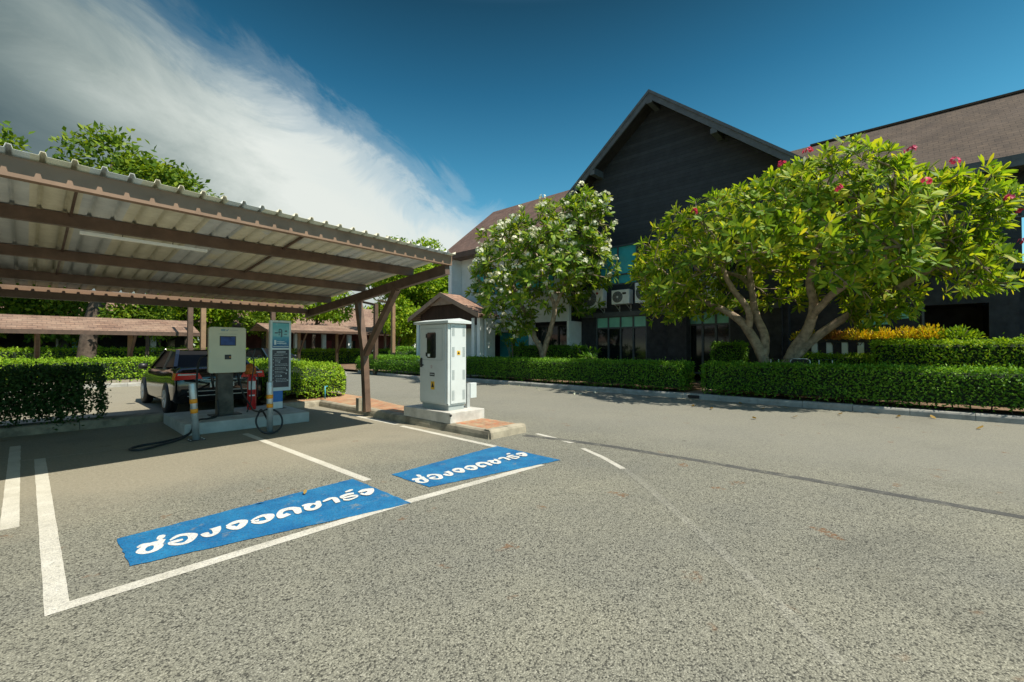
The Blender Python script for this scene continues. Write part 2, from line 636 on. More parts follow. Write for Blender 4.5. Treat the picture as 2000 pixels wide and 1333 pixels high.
def sheet_mat():
    """old corrugated sheet seen from below: grey zinc with cream lap panels of flaking paint"""
    m, t, o = new_mat('corrugated_sheet')
    co = objco(t)
    base = ramp(t, noise(t, co, 2.5, 7.0, 0.7), [(0.3, (0.40, 0.43, 0.43)), (0.7, (0.60, 0.62, 0.59))])
    sx = nd(t, 'ShaderNodeSeparateXYZ')
    lk(t, co, sx.inputs[0])
    # paint left on some sheets only: blocky along x (sheet width 0.76), ragged along y
    cell = fmath(t, 'FLOOR', fmath(t, 'DIVIDE', sx.outputs[0], 0.38))
    wn = nd(t, 'ShaderNodeTexWhiteNoise', noise_dimensions='1D')
    lk(t, cell, wn.inputs['W'])
    f = fmath(t, 'ADD', fmath(t, 'MULTIPLY', wn.outputs['Value'], 0.7), fmath(t, 'MULTIPLY', noise(t, co, 1.1, 5.0, 0.6), 0.6))
    f = fmath(t, 'SUBTRACT', f, fmath(t, 'MULTIPLY', sx.outputs[0], 0.045))
    f = ramp(t, f, [(0.50, 0.0), (0.56, 0.85)])
    cream = ramp(t, noise(t, co, 6.0, 7.0, 0.7), [(0.3, (0.52, 0.48, 0.33)), (0.7, (0.70, 0.66, 0.49))])
    c = mixc(t, f, base, cream)
    rust = ramp(t, noise(t, co, 9.0, 8.0, 0.75), [(0.62, 0.0), (0.78, 0.8)])
    c = mixc(t, rust, c, (0.10, 0.065, 0.04))
    principled(t, o, c, 0.55, 0.0, None, 0.4)
    return m


ASPHALT = asphalt_mat()
WHITE_LINE = paint_mat('white_road_paint', [(0.44, 0.42, 0.345), (0.62, 0.60, 0.52)], 0.34, 10.0)
WORN_LINE = paint_mat('worn_road_paint', [(0.42, 0.40, 0.34), (0.55, 0.53, 0.46)], 0.60, 6.0, 0.72)
STREAK = paint_mat('dark_streak', [(0.045, 0.045, 0.045), (0.09, 0.09, 0.085)], 0.44, 4.0, 0.12)
BLUE_PAINT = paint_mat('blue_road_paint', [(0.003, 0.088, 0.245), (0.020, 0.20, 0.385)], 0.35, 6.0)
SIGN_WHITE = paint_mat('white_letter_paint', [(0.56, 0.56, 0.52), (0.70, 0.70, 0.65)], 0.27, 9.0)
TAR = pm('tar_seam', (0.035, 0.034, 0.032), 0.9, 0.4, 20.0, bump=0.5)
KERB = pm('kerb_concrete', (0.31, 0.275, 0.20), 0.9, 0.22, 4.0, bump=0.5, dirt=((0.085, 0.075, 0.055), 0.85, 2.2))
KERB2 = pm('pale_kerb_concrete', (0.33, 0.325, 0.29), 0.9, 0.18, 3.0, bump=0.4, dirt=((0.13, 0.12, 0.10), 0.6, 2.6))
CONCRETE = pm('plinth_concrete', (0.50, 0.485, 0.44), 0.85, 0.12, 5.0, bump=0.3, dirt=((0.28, 0.26, 0.22), 0.5, 3.5))
PLATFORM = pm('platform_concrete', (0.42, 0.44, 0.43), 0.8, 0.12, 4.0, bump=0.25, dirt=((0.25, 0.25, 0.23), 0.5, 3.0))
PAVERS = brick_mat('red_pavers', (0.42, 0.15, 0.075), (0.36, 0.20, 0.11), (0.30, 0.25, 0.17), 0.21, 0.105, 1.0, 0.012, spread=((0.42, 0.33, 0.20), 0.85, 3.5))
SOIL = pm('planting_soil', (0.16, 0.10, 0.06), 0.95, 0.35, 3.0, bump=0.6, dirt=((0.30, 0.20, 0.12), 0.8, 1.2))
BROWN = pm('brown_painted_steel', (0.135, 0.082, 0.054), 0.5, 0.18, 5.0, bump=0.1, dirt=((0.045, 0.030, 0.022), 0.6, 3.0))
BROWN2 = pm('dull_brown_steel', (0.105, 0.064, 0.044), 0.6, 0.2, 5.0, bump=0.1, dirt=((0.04, 0.028, 0.02), 0.6, 3.0))
TAN = pm('tan_painted_steel', (0.26, 0.165, 0.095), 0.55, 0.15, 5.0)
SHEET = sheet_mat()
TUBE = pm('white_lamp_tube', (0.85, 0.87, 0.85), 0.25, 0.03, 3.0)
CABGREY = pm('cabinet_grey', (0.56, 0.60, 0.585), 0.4, 0.04, 2.0, spec=0.45, dirt=((0.42, 0.42, 0.38), 0.35, 2.5))
CABDARK = pm('cabinet_plinth_grey', (0.33, 0.37, 0.36), 0.5, 0.06, 3.0)
BLACK = pm('black_plastic', (0.015, 0.015, 0.016), 0.45, 0.2, 10.0)
RUBBER = pm('black_cable', (0.018, 0.022, 0.025), 0.55, 0.2, 10.0)
DGLASS = glass_mat('dark_glass', (0.012, 0.015, 0.016))
BEIGE = pm('charger_beige', (0.56, 0.545, 0.41), 0.4, 0.05, 2.0, spec=0.4)
CHSIDE = pm('charger_side', (0.06, 0.052, 0.045), 0.5, 0.15, 4.0)
STEEL = pm('bollard_steel', (0.45, 0.52, 0.55), 0.38, 0.12, 8.0, metal=0.45)
ORANGE = pm('orange_band', (0.75, 0.30, 0.015), 0.5, 0.08, 8.0)
RED = pm('extinguisher_red', (0.58, 0.014, 0.016), 0.3, 0.08, 6.0)
PAPER = pm('white_label', (0.72, 0.74, 0.74), 0.6, 0.05, 10.0)
FRAMEW = pm('sign_frame', (0.62, 0.72, 0.74), 0.4, 0.05, 4.0)
SIGNBLUE = pm('sign_blue', (0.012, 0.16, 0.50), 0.4, 0.1, 4.0)
SIGNDARK = pm('sign_navy', (0.030, 0.036, 0.055), 0.35, 0.3, 3.0)
YELLOW = pm('warning_yellow', (0.70, 0.43, 0.03), 0.5, 0.1, 6.0)
SILVER = pm('galvanised', (0.55, 0.57, 0.56), 0.4, 0.1, 6.0, metal=0.4)
BARK = pm('grey_bark', (0.30, 0.23, 0.16), 0.9, 0.35, 7.0, bump=0.8, dirt=((0.36, 0.30, 0.22), 0.7, 4.0))
BARKD = pm('dark_bark', (0.085, 0.062, 0.046), 0.95, 0.35, 5.0, bump=0.8, dirt=((0.2, 0.16, 0.12), 0.5, 3.0))
SIDING = siding_mat('dark_lap_siding', (0.030, 0.033, 0.037))
DARKWALL = pm('charcoal_wall', (0.028, 0.027, 0.032), 0.75, 0.25, 4.0, bump=0.2)
TRIM = pm('charcoal_trim', (0.085, 0.095, 0.105), 0.55, 0.15, 4.0)
SOFFIT = pm('dark_soffit', (0.020, 0.016, 0.015), 0.8, 0.2, 4.0)
WHITEW = pm('white_render', (0.82, 0.84, 0.84), 0.8, 0.05, 2.0, dirt=((0.5, 0.5, 0.48), 0.3, 1.5))
PALE = pm('pale_render', (0.68, 0.70, 0.68), 0.8, 0.06, 2.0)
TEAL = glass_mat('teal_glass', (0.06, 0.40, 0.43), 0.08, 0.6)
BLIND = pm('teal_blind_glass', (0.22, 0.58, 0.45), 0.3, 0.12, 2.0)
ROOF1 = brick_mat('brown_shingles', (0.084, 0.063, 0.047), (0.106, 0.080, 0.059), (0.050, 0.038, 0.030), 0.26, 0.115, 1.0, 0.008, axes='yz', spread=((0.13, 0.10, 0.08), 0.35, 0.8))
ROOF2 = brick_mat('red_brown_shingles', (0.120, 0.076, 0.060), (0.146, 0.094, 0.076), (0.075, 0.05, 0.04), 0.26, 0.115, 1.0, 0.008, axes='yz', spread=((0.19, 0.13, 0.11), 0.35, 0.8))
ROOF3 = brick_mat('faded_shingles', (0.20, 0.125, 0.092), (0.26, 0.175, 0.13), (0.12, 0.08, 0.06), 0.28, 0.10, 1.0, 0.012, axes='xz', spread=((0.35, 0.26, 0.19), 0.5, 0.7))
ROOF4 = brick_mat('porch_shingles', (0.27, 0.165, 0.12), (0.35, 0.225, 0.165), (0.09, 0.06, 0.045), 0.35, 0.09, 1.0, 0.01, axes='xz', spread=((0.33, 0.24, 0.18), 0.4, 0.9))
ACWHITE = pm('ac_white', (0.84, 0.84, 0.80), 0.45, 0.06, 3.0, dirt=((0.45, 0.43, 0.38), 0.4, 4.0))
ACGRILLE = pm('ac_grille', (0.08, 0.09, 0.09), 0.5, 0.15, 8.0)
HEDGE = leaf_mat('hedge_leaves', [(0.057, 0.146, 0.018), (0.107, 0.255, 0.025), (0.159, 0.338, 0.031), (0.226, 0.399, 0.043)], 0.28)
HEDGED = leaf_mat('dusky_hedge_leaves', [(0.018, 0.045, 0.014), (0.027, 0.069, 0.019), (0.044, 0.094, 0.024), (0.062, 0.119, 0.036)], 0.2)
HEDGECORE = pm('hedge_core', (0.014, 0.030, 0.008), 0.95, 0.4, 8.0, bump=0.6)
HEDGEY = leaf_mat('bright_hedge_leaves', [(0.103, 0.224, 0.015), (0.19, 0.345, 0.021), (0.276, 0.431, 0.029), (0.345, 0.483, 0.04)], 0.33)
PLUM = leaf_mat('frangipani_leaves', [(0.075, 0.155, 0.016), (0.14, 0.265, 0.022), (0.24, 0.385, 0.03), (0.36, 0.46, 0.04), (0.48, 0.48, 0.05)], 0.46, 0.5, 0.2)
PLUM2 = leaf_mat('white_frangipani_leaves', [(0.066, 0.15, 0.02), (0.128, 0.245, 0.026), (0.219, 0.342, 0.037), (0.359, 0.427, 0.05)], 0.36, 0.5, 0.2)
FAR1 = leaf_mat('bright_tree_leaves', [(0.09, 0.193, 0.013), (0.162, 0.298, 0.018), (0.252, 0.385, 0.023), (0.36, 0.455, 0.033)], 0.4)
FAR2 = leaf_mat('mid_tree_leaves', [(0.051, 0.113, 0.013), (0.093, 0.174, 0.017), (0.158, 0.249, 0.022), (0.242, 0.315, 0.029)], 0.36)
GOLD = leaf_mat('golden_leaves', [(0.357, 0.39, 0.024), (0.617, 0.536, 0.031), (0.8, 0.617, 0.036), (0.731, 0.357, 0.036)], 0.3)
PINKLEAF = leaf_mat('coppery_leaves', [(0.35, 0.22, 0.06), (0.42, 0.16, 0.07), (0.40, 0.26, 0.05)], 0.3)
BLOSSOM = leaf_mat('white_petals', [(0.72, 0.72, 0.58), (0.82, 0.82, 0.74)], 0.3, tcol=(1, 1, 0.9))
PINKBLOOM = leaf_mat('pink_petals', [(0.62, 0.05, 0.16), (0.75, 0.12, 0.24)], 0.3, tcol=(1.1, 0.8, 0.8))
DRYLEAF = leaf_mat('dry_leaves', [(0.30, 0.14, 0.04), (0.38, 0.25, 0.07), (0.2, 0.09, 0.035)], 0.15)

# ------------------------------------------------------------------ the ground, kerbs, markings


def struct(o, label=None):
    o['kind'] = 'structure'
    if label:
        o['label'] = label
    return o


def sheet(name, poly, z, mat, parent=None):
    m = M()
    m.add([(x, y, z) for x, y in poly], [tuple(range(len(poly)))])
    o = m.build(name, mat, parent)
    return o


struct(sheet('ground', [(-300, -300), (300, -300), (300, 300), (-300, 300)], 0.0, ASPHALT), 'grey speckled asphalt car park and lane')


def wavy_quad(p, amp=0.006):
    """quad outline with slightly uneven painted edges"""
    out = []
    for i in range(4):
        a, b = Vector(p[i]), Vector(p[(i + 1) % 4])
        d = (b - a)
        nrm = Vector((-d.y, d.x)).normalized()
        n = max(3, int(d.length / 0.05))
        for k in range(n):
            q = a + d * (k / n) + nrm * (random.uniform(-amp, amp) if k else 0)
            out.append((q.x, q.y))
    return out


def line(name, a, b, w, mat=None, z=0.0015, label=None, w2=None, curve=None):
    pts = curve or [a, b]
    dense = []
    for i in range(len(pts) - 1):
        p, q = Vector(pts[i]), Vector(pts[i + 1])
        k = max(2, int((q - p).length / 0.12))
        dense += [p.lerp(q, j / k) for j in range(k)]
    dense.append(Vector(pts[-1]))
    n = len(dense)
    vs, fs = [], []
    for i, p in enumerate(dense):
        d = (dense[min(i + 1, n - 1)] - dense[max(i - 1, 0)]).normalized()
        s = Vector((-d.y, d.x))
        ww = w + ((w2 if w2 is not None else w) - w) * i / (n - 1)
        for sg in (1, -1):
            q = p + s * sg * (ww / 2 + random.uniform(-0.0018, 0.0018))
            vs.append((q.x, q.y, z))
    fs = [(2 * i, 2 * i + 1, 2 * i + 3, 2 * i + 2) for i in range(n - 1)]
    m = M().add(vs, fs)
    return struct(m.build(name, mat or WHITE_LINE), label)


line('parking_line', (0.135, 3.66), (0.135, 8.75), 0.105, label='broad white line along the outer edge of the charging bay')
line('parking_line', (-0.08, 5.54), (-0.10, 10.1), 0.11, label='white line end beside the outer edge line')
line('parking_line', (0.083, 3.64), (2.56, 3.63), 0.105, z=0.003, label='white line closing the front of the first charging bay')
line('parking_line', (2.52, 3.635), (4.45, 3.52), 0.105, label='white line closing the front of the second charging bay')
line('parking_line', (2.57, 8.6), (2.60, 4.55), 0.10, label='white line dividing the two charging bays')
line('parking_line', (-0.05, 8.74), (2.5, 8.55), 0.045, mat=WORN_LINE, z=0.003, label='thin faint line across the back of the bay')
line('parking_line', (4.87, 9.3), (4.86, 7.42), 0.10, mat=WHITE_LINE, label='short white line beside the carport post')
line('parking_line', (4.83, 7.22), (4.78, 4.6), 0.10, label='white line along the island kerb')
line('lane_line', (0, 0), (0, 0), 0.09, mat=WHITE_LINE, curve=[(5.98, 4.83), (5.88, 4.35), (5.78, 3.95)], label='white lane dash beside the tip of the island')
line('lane_line', (0, 0), (0, 0), 0.075, mat=WHITE_LINE, curve=[(5.57, 3.62), (5.30, 3.12), (4.97, 2.64)], label='curving white lane dash past the blue panel')
line('lane_line', (0, 0), (0, 0), 0.085, mat=WORN_LINE, curve=[(4.97, 2.63), (4.55, 2.15), (4.0, 1.6), (3.25, 0.85), (2.6, 0.25)], label='worn away remains of a white lane line')
line('dark_streak', (0, 0), (0, 0), 0.15, mat=STREAK, z=0.0018, w2=0.11, curve=[(5.72, 4.9), (5.85, 4.3), (5.97, 3.4), (6.0, 2.0), (5.97, 0.6), (5.92, -0.8), (5.8, -3.0)], label='soft dark tyre streak running across the lane from the island tip')

blue1 = struct(sheet('blue_bay_marking', wavy_quad([(0.49, 3.97), (2.50, 3.57), (2.51, 4.72), (0.49, 4.61)]), 0.0055, BLUE_PAINT), 'long blue painted panel with white lettering in the first bay')
blue2 = struct(sheet('blue_bay_marking', wavy_quad([(2.91, 3.83), (4.78, 3.45), (4.81, 4.66), (2.90, 4.54)]), 0.0055, BLUE_PAINT), 'blue painted panel with white lettering in the second bay beside the island')

TXT = [
     [(0.567, 4.303, 0.569, 4.28), (0.601, 4.34, 0.597, 4.278), (0.638, 4.33, 0.622, 4.26), (0.661, 4.305, 0.648, 4.254)] ,
     [(0.654, 4.32, 0.642, 4.255), (0.613, 4.305, 0.614, 4.234), (0.551, 4.209, 0.603, 4.189), (0.565, 4.142, 0.609, 4.156), (0.606, 4.109, 0.627, 4.151), (0.661, 4.118, 0.647, 4.175), (0.711, 4.191, 0.657, 4.221), (0.7, 4.31, 0.657, 4.244), (0.654, 4.32, 0.642, 4.255)] ,
     [(0.662, 4.26, 0.712, 4.223), (0.692, 4.318, 0.725, 4.263), (0.719, 4.345, 0.743, 4.307)] ,
     [(0.697, 4.378, 0.695, 4.352), (0.718, 4.427, 0.712, 4.33), (0.745, 4.427, 0.731, 4.341), (0.758, 4.402, 0.749, 4.369)] ,
     [(0.759, 4.272, 0.761, 4.245), (0.816, 4.335, 0.825, 4.285), (0.883, 4.32, 0.866, 4.259), (0.932, 4.257, 0.863, 4.196), (0.924, 4.195, 0.847, 4.165), (0.867, 4.106, 0.824, 4.136), (0.806, 4.092, 0.799, 4.145), (0.764, 4.123, 0.784, 4.161), (0.737, 4.168, 0.763, 4.193), (0.738, 4.212, 0.756, 4.226)] ,
     [(0.758, 4.19, 0.756, 4.226), (0.791, 4.176, 0.792, 4.23), (0.831, 4.187, 0.833, 4.219)] ,
     [(0.943, 4.198, 0.947, 4.206), (0.95, 4.144, 0.972, 4.222), (0.97, 4.109, 1.001, 4.21), (1.002, 4.1, 0.999, 4.159), (1.048, 4.129, 1.019, 4.161), (1.086, 4.2, 1.03, 4.25), (1.105, 4.286, 1.017, 4.276)] ,
     [(1.134, 4.258, 1.134, 4.232), (1.197, 4.307, 1.195, 4.241), (1.257, 4.306, 1.23, 4.241), (1.297, 4.25, 1.224, 4.216), (1.258, 4.157, 1.208, 4.193), (1.196, 4.095, 1.191, 4.169), (1.15, 4.114, 1.183, 4.199), (1.123, 4.186, 1.171, 4.212), (1.128, 4.227, 1.163, 4.239)] ,
     [(1.309, 4.22, 1.309, 4.201), (1.368, 4.273, 1.358, 4.224), (1.439, 4.293, 1.414, 4.235), (1.498, 4.241, 1.417, 4.194), (1.484, 4.17, 1.404, 4.138), (1.423, 4.094, 1.363, 4.149), (1.351, 4.078, 1.341, 4.151), (1.306, 4.128, 1.326, 4.156), (1.299, 4.18, 1.317, 4.199)] ,
     [(1.308, 4.187, 1.32, 4.219), (1.342, 4.156, 1.348, 4.193), (1.365, 4.177, 1.367, 4.207)] ,
     [(1.599, 4.104, 1.588, 4.173), (1.521, 4.075, 1.563, 4.161), (1.49, 4.102, 1.556, 4.176), (1.511, 4.201, 1.566, 4.203), (1.578, 4.294, 1.602, 4.233), (1.662, 4.302, 1.648, 4.216), (1.709, 4.256, 1.645, 4.167), (1.722, 4.2, 1.635, 4.102), (1.685, 4.084, 1.647, 4.07)] ,
     [(1.754, 4.261, 1.749, 4.234), (1.79, 4.277, 1.767, 4.206), (1.815, 4.273, 1.784, 4.2)] ,
     [(1.816, 4.276, 1.813, 4.19), (1.745, 4.189, 1.791, 4.165), (1.731, 4.119, 1.784, 4.13), (1.754, 4.067, 1.793, 4.114), (1.817, 4.063, 1.82, 4.127), (1.886, 4.129, 1.844, 4.161), (1.899, 4.2, 1.847, 4.191), (1.857, 4.245, 1.841, 4.207), (1.816, 4.276, 1.813, 4.19)] ,
     [(1.841, 4.193, 1.882, 4.147), (1.877, 4.244, 1.904, 4.18), (1.899, 4.278, 1.93, 4.258)] ,
     [(1.937, 4.23, 1.933, 4.199), (2.018, 4.275, 2.002, 4.211), (2.073, 4.252, 2.026, 4.215), (2.076, 4.181, 2.009, 4.136), (2.045, 4.081, 1.998, 4.081)] ,
     [(2.268, 4.244, 2.246, 4.195), (2.207, 4.265, 2.187, 4.204), (2.128, 4.244, 2.123, 4.181), (2.098, 4.196, 2.127, 4.176), (2.109, 4.147, 2.141, 4.18), (2.184, 4.132, 2.204, 4.185), (2.217, 4.117, 2.244, 4.166), (2.222, 4.111, 2.257, 4.135), (2.21, 4.103, 2.221, 4.081), (2.138, 4.103, 2.121, 4.056), (2.103, 4.147, 2.086, 4.101)] ,
     [(2.218, 4.332, 2.21, 4.301), (2.279, 4.359, 2.256, 4.299), (2.313, 4.348, 2.302, 4.317)] ,
     [(2.306, 4.228, 2.3, 4.195), (2.372, 4.263, 2.352, 4.183), (2.437, 4.246, 2.379, 4.181), (2.471, 4.205, 2.37, 4.157), (2.416, 4.106, 2.344, 4.14), (2.341, 4.052, 2.322, 4.128), (2.297, 4.085, 2.323, 4.153), (2.282, 4.15, 2.321, 4.178)] ,
]



def lettering(parent, f):
    m = M()
    for ri, r in enumerate(TXT):
        # refine the ribbon with a smooth curve so that the strokes look brushed
        L = [Vector(f(a, b)) for a, b, c, d in r]
        R = [Vector(f(c, d)) for a, b, c, d in r]

        def cr(P, i, t):
            p0, p1, p2, p3 = P[max(i - 1, 0)], P[i], P[min(i + 1, len(P) - 1)], P[min(i + 2, len(P) - 1)]
            return 0.5 * ((2 * p1) + (p2 - p0) * t + (2 * p0 - 5 * p1 + 4 * p2 - p3) * t * t + (3 * p1 - p0 - 3 * p2 + p3) * t ** 3)
        vs = []
        for i in range(len(L) - 1):
            for k in range(4):
                vs += [cr(L, i, k / 4), cr(R, i, k / 4)]
        vs += [L[-1], R[-1]]
        m.add([(v.x, v.y, 0.0075 + 0.0004 * ri) for v in vs], [(2 * i, 2 * i + 1, 2 * i + 3, 2 * i + 2) for i in range(len(vs) // 2 - 1)])
    return m.build('lettering', SIGN_WHITE, parent)


lettering(blue1, lambda x, y: (x, y))
lettering(blue2, lambda x, y: (2.915 + (x - 0.551) * 0.95, y - 0.13 - 0.012 * (x - 0.551)))


def kerb_run(m, pts, w, h, r=0.03, seg=1.0, gap=0.008):
    """row of kerb stones along a polyline; the stone lies to the left of the direction of travel"""
    for i in range(len(pts) - 1):
        a, b = Vector(pts[i]), Vector(pts[i + 1])
        d = b - a
        k = max(1, round(d.length / seg))
        u = d.normalized()
        s = Vector((-u.y, u.x))
        for j in range(k):
            p = a + d * (j / k) + u * gap / 2
            q = a + d * ((j + 1) / k) - u * gap / 2
            hh = h + random.uniform(-0.006, 0.006)
            off = random.uniform(-0.006, 0.006)
            prof = [(0 + off, 0), (0.012 + off, hh - r * 1.6), (0.03 + off, hh - r * 0.5), (0.06 + off, hh), (w, hh), (w, 0)]
            vs = []
            for e in (p, q):
                for o_, z_ in prof:
                    e2 = e + s * o_
                    vs.append((e2.x, e2.y, z_))
            n = len(prof)
            fs = [(t, t + 1, n + t + 1, n + t) for t in range(n - 1)] + [tuple(range(n - 1, -1, -1)), tuple(range(n, 2 * n))]
            fs = [f[::-1] for f in fs]
            m.add(vs, fs)


# island with pavers (the cabinet stands on it)
m = M()
kerb_run(m, [(5.95, 5.03), (5.09, 5.07)][::-1], 0.16, 0.15, seg=0.45)
m2 = M()
kerb_run(m2, [(5.03, 11.25), (5.06, 5.10)][::1], 0.2, 0.145, r=0.05, seg=1.55)
ik = struct(m.build('island_kerb', KERB), 'weathered kerb stones across the tip of the traffic island')
struct(m2.build('island_kerb', KERB), 'weathered rounded kerb along the bay side of the traffic island')
m = M()
kerb_run(m, [(5.98, 5.1), (6.02, 9.0), (6.35, 11.0), (6.45, 16.0)], 0.12, 0.14)
struct(m.build('island_kerb', KERB), 'kerb along the lane side of the traffic island')
struct(sheet('island_paving', [(5.2, 5.15), (5.9, 5.15), (5.92, 9.0), (6.25, 11.0), (6.35, 16.0), (3.95, 16.0), (3.95, 11.4), (5.18, 11.4)], 0.142, PAVERS), 'worn red brick paving on the traffic island')
m = M()
kerb_run(m, [(3.78, 11.22), (5.12, 11.22)], 0.2, 0.14, r=0.05, seg=0.8)
struct(m.build('island_kerb', KERB), 'kerb stones in front of the rounded hedge')
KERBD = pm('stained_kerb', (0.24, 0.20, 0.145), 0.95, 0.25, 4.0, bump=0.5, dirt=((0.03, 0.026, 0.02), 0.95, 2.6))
m = M()
kerb_run(m, [(-9.0, 11.22), (1.87, 11.2)], 0.42, 0.16, r=0.04, seg=1.2)
struct(m.build('bay_kerb', KERBD), 'stained kerb under the hedge at the back of the bay')
# lane side kerb on the right
m = M()
kerb_run(m, [(13.02, 15.6), (13.06, 5.0), (13.02, -14.0)], 0.16, 0.15, seg=1.0)
struct(m.build('lane_kerb', KERB2), 'pale kerb along the far side of the lane')
m = M().box(13.012, 13.03, 4.5, 4.82, 0.03, 0.115)
struct(m.build('kerb_drain', BLACK), 'dark drain slot in the lane kerb')
m = M()
kerb_run(m, [(13.3, 24.5), (12.25, 17.0), (13.6, 16.6), (15.2, 16.6)], 0.15, 0.15, seg=1.0)
struct(m.build('lane_kerb', KERB2), 'pale kerb round the hedge corner beyond the cabinet')
struct(sheet('planting_bed', [(13.17, 15.55), (13.2, 5.0), (13.17, -14), (60, -14), (60, 15.55)], 0.13, SOIL), 'brown soil bed between kerb and building')
struct(sheet('planting_bed', [(12.45, 17.1), (15.2, 16.75), (60, 16.75), (60, 60), (17, 60), (13.45, 24.5)], 0.13, SOIL), 'soil bed round the far hedge corner')
struct(sheet('footpath', [(13.2, 4.55), (17.95, 4.55), (17.95, 5.05), (13.2, 5.05)], 0.136, pm('pink_path', (0.42, 0.30, 0.24), 0.85, 0.15, 3.0)), 'pinkish path through the gap in the hedge')
m = M()
kerb_run(m, [(-20.0, 22.3), (3.6, 22.3), (11.5, 22.3)], 0.2, 0.15, seg=1.0)
struct(m.build('far_kerb', KERB2), 'kerb under the sunlit hedge of the far parking row')

# ------------------------------------------------------------------ carport
cp = thing('carport', 'brown steel carport with corrugated roof over the charging bays', 'carport', (5.0, 8.8, 0))
cpo = Vector((5.0, 8.8, 0))


def local(o, off):
    o.location = -off
    return o


def fy(x):
    return 5.72 + 0.064 * x          # the front edge runs slightly askew


def rz_(y):
    return 3.13 - 0.085 * (y - 6.1)  # underside of the sheet


X0, X1 = -5.9, 5.06
per = 0.20
xs = []
x = X0
while x < X1 - 1e-6:
    xs += [(x, 0), (x + per * 0.76, 0), (x + per * 0.81, 0.038), (x + per * 0.95, 0.038)]
    x += per
xs.append((X1, 0))
ys = [0.0, 0.33, 0.66, 1.0]
V, F = [], []
for i, (x, dz) in enumerate(xs):
    x = min(x, X1)
    y0, y1 = fy(x) - 0.125, 11.95
    for t in ys:
        y = y0 + (y1 - y0) * t
        V.append((x, y, rz_(y) + dz))
n = len(ys)
for i in range(len(xs) - 1):
    for j in range(n - 1):
        F.append((i * n + j, (i + 1) * n + j, (i + 1) * n + j + 1, i * n + j + 1))
o = fast_mesh('roof_sheet', V, F, [SHEET], cp)
local(o, cpo)
sol = o.modifiers.new('thickness', 'SOLIDIFY')
sol.thickness = 0.004
sol.offset = 1.0


def part(m, name, mat, off=cpo, parent=cp, bevel=0.0):
    return local(m.build(name, mat, parent, bevel), off)


m = M()
zf = rz_(5.9)
m.beam((X0, fy(X0), zf - 0.085), (X1 + 0.01, fy(X1), zf - 0.095), 0.03, 0.175)
m.beam((X0, fy(X0) + 0.03, zf - 0.168), (X1 + 0.01, fy(X1) + 0.03, zf - 0.178), 0.09, 0.012)
part(m, 'front_board', TAN if False else pm('carport_board', (0.23, 0.145, 0.092), 0.55, 0.15, 4.0, dirt=((0.13, 0.085, 0.06), 0.5, 2.0)))
m = M()
m.beam((X0, 12.02, rz_(12.0) - 0.07), (X1 - 0.1, 12.02, rz_(12.0) - 0.07), 0.03, 0.15)
part(m, 'back_board', MATS['carport_board'])
for y in (7.14, 8.92, 10.56):
    m = M()
    w = 0.075
    m.beam((X0, y, rz_(y) - 0.082), (X1 - 0.05, y, rz_(y) - 0.082), w, 0.145)
    part(m, 'purlin', BROWN)
m = M()
m.beam((X0, 11.75, rz_(11.75) - 0.2), (X1 - 0.06, 11.75, rz_(11.75) - 0.2), 0.08, 0.12)
part(m, 'purlin', BROWN)
for xx in (5.0, -0.85):
    def rt(y):
        return rz_(y) - 0.155
    m = M()
    m.beam((xx, fy(xx) + 0.03, rt(fy(xx)) - 0.09), (xx, 11.9, rt(11.9) - 0.09), 0.10, 0.18)
    part(m, 'rafter', BROWN2)
    m = M()
    m.beam((xx, 8.80, 0.10), (xx, 8.93, 1.50), 0.125, 0.14, up=(0, 1, 0))
    m.beam((xx, 8.93, 1.47), (xx, 9.20, rt(9.2) - 0.16), 0.124, 0.135, up=(0, 1, 0))
    part(m, 'post', BROWN)
    m = M()
    m.beam((xx, 8.86, 1.36), (xx, 7.66, rt(7.66) - 0.16), 0.11, 0.12)
    part(m, 'brace', BROWN)
    m = M().box(xx - 0.16, xx - 0.065, 8.86, 8.98, 0.12, 0.40)
    part(m, 'base_shoe', KERB)
for xx, yy in ((0.32, 0), (2.62, 0)):
    m = M()
    m.beam((xx, fy(xx) + 0.06, rz_(5.9) - 0.03), (xx, 10.5, rz_(10.5) - 0.03), 0.022, 0.03)
    part(m, 'sag_rod', BROWN2)

lt = thing('tube_light', 'thin white tube light hanging under the carport roof', 'light', (1.03, 7.2, 2.84))
local(M().beam((0.40, 7.2, 2.85), (1.66, 7.2, 2.835), 0.05, 0.035).build('lamp_tube', TUBE, lt), Vector((1.03, 7.2, 2.84)))
for xx in (0.78, 1.28):
    local(M().tube([(xx, 7.2, 2.86), (xx, 7.16, 3.0)], 0.004, 5).build('hanger_wire', BLACK, lt), Vector((1.03, 7.2, 2.84)))

# ------------------------------------------------------------------ platform, charger, bollards, sign, extinguisher
pf = M()
pf.prism([(1.80, 9.08), (3.86, 9.03), (3.95, 10.75), (1.83, 10.95)], 0, 0.20)
tag(pf.build('concrete_platform', PLATFORM, None, 0.012), 'low grey concrete platform under the charger and sign', 'platform')

ch = thing('charging_station', 'beige wall box charger with blue screen on a dark pedestal', 'charger', (2.55, 9.85, 0.2))
off = Vector((2.55, 9.85, 0.2))
# slightly turned box like the photo's
m = M()
m.box(2.30, 2.86, 9.72, 9.90, 1.03, 1.88, 0.012)
bx = local(m.build('housing', CHSIDE, ch), off)


def rrect(m, x0, x1, z0, z1, y0, y1, r, k=5):
    pts = []
    for cx, cz, a0 in ((x1 - r, z0 + r, -90), (x1 - r, z1 - r, 0), (x0 + r, z1 - r, 90), (x0 + r, z0 + r, 180)):
        for i in range(k + 1):
            a = math.radians(a0 + 90 * i / k)
            pts.append((cx + r * math.cos(a), cz + r * math.sin(a)))
    m.prism_y(pts, y0, y1)
    return m


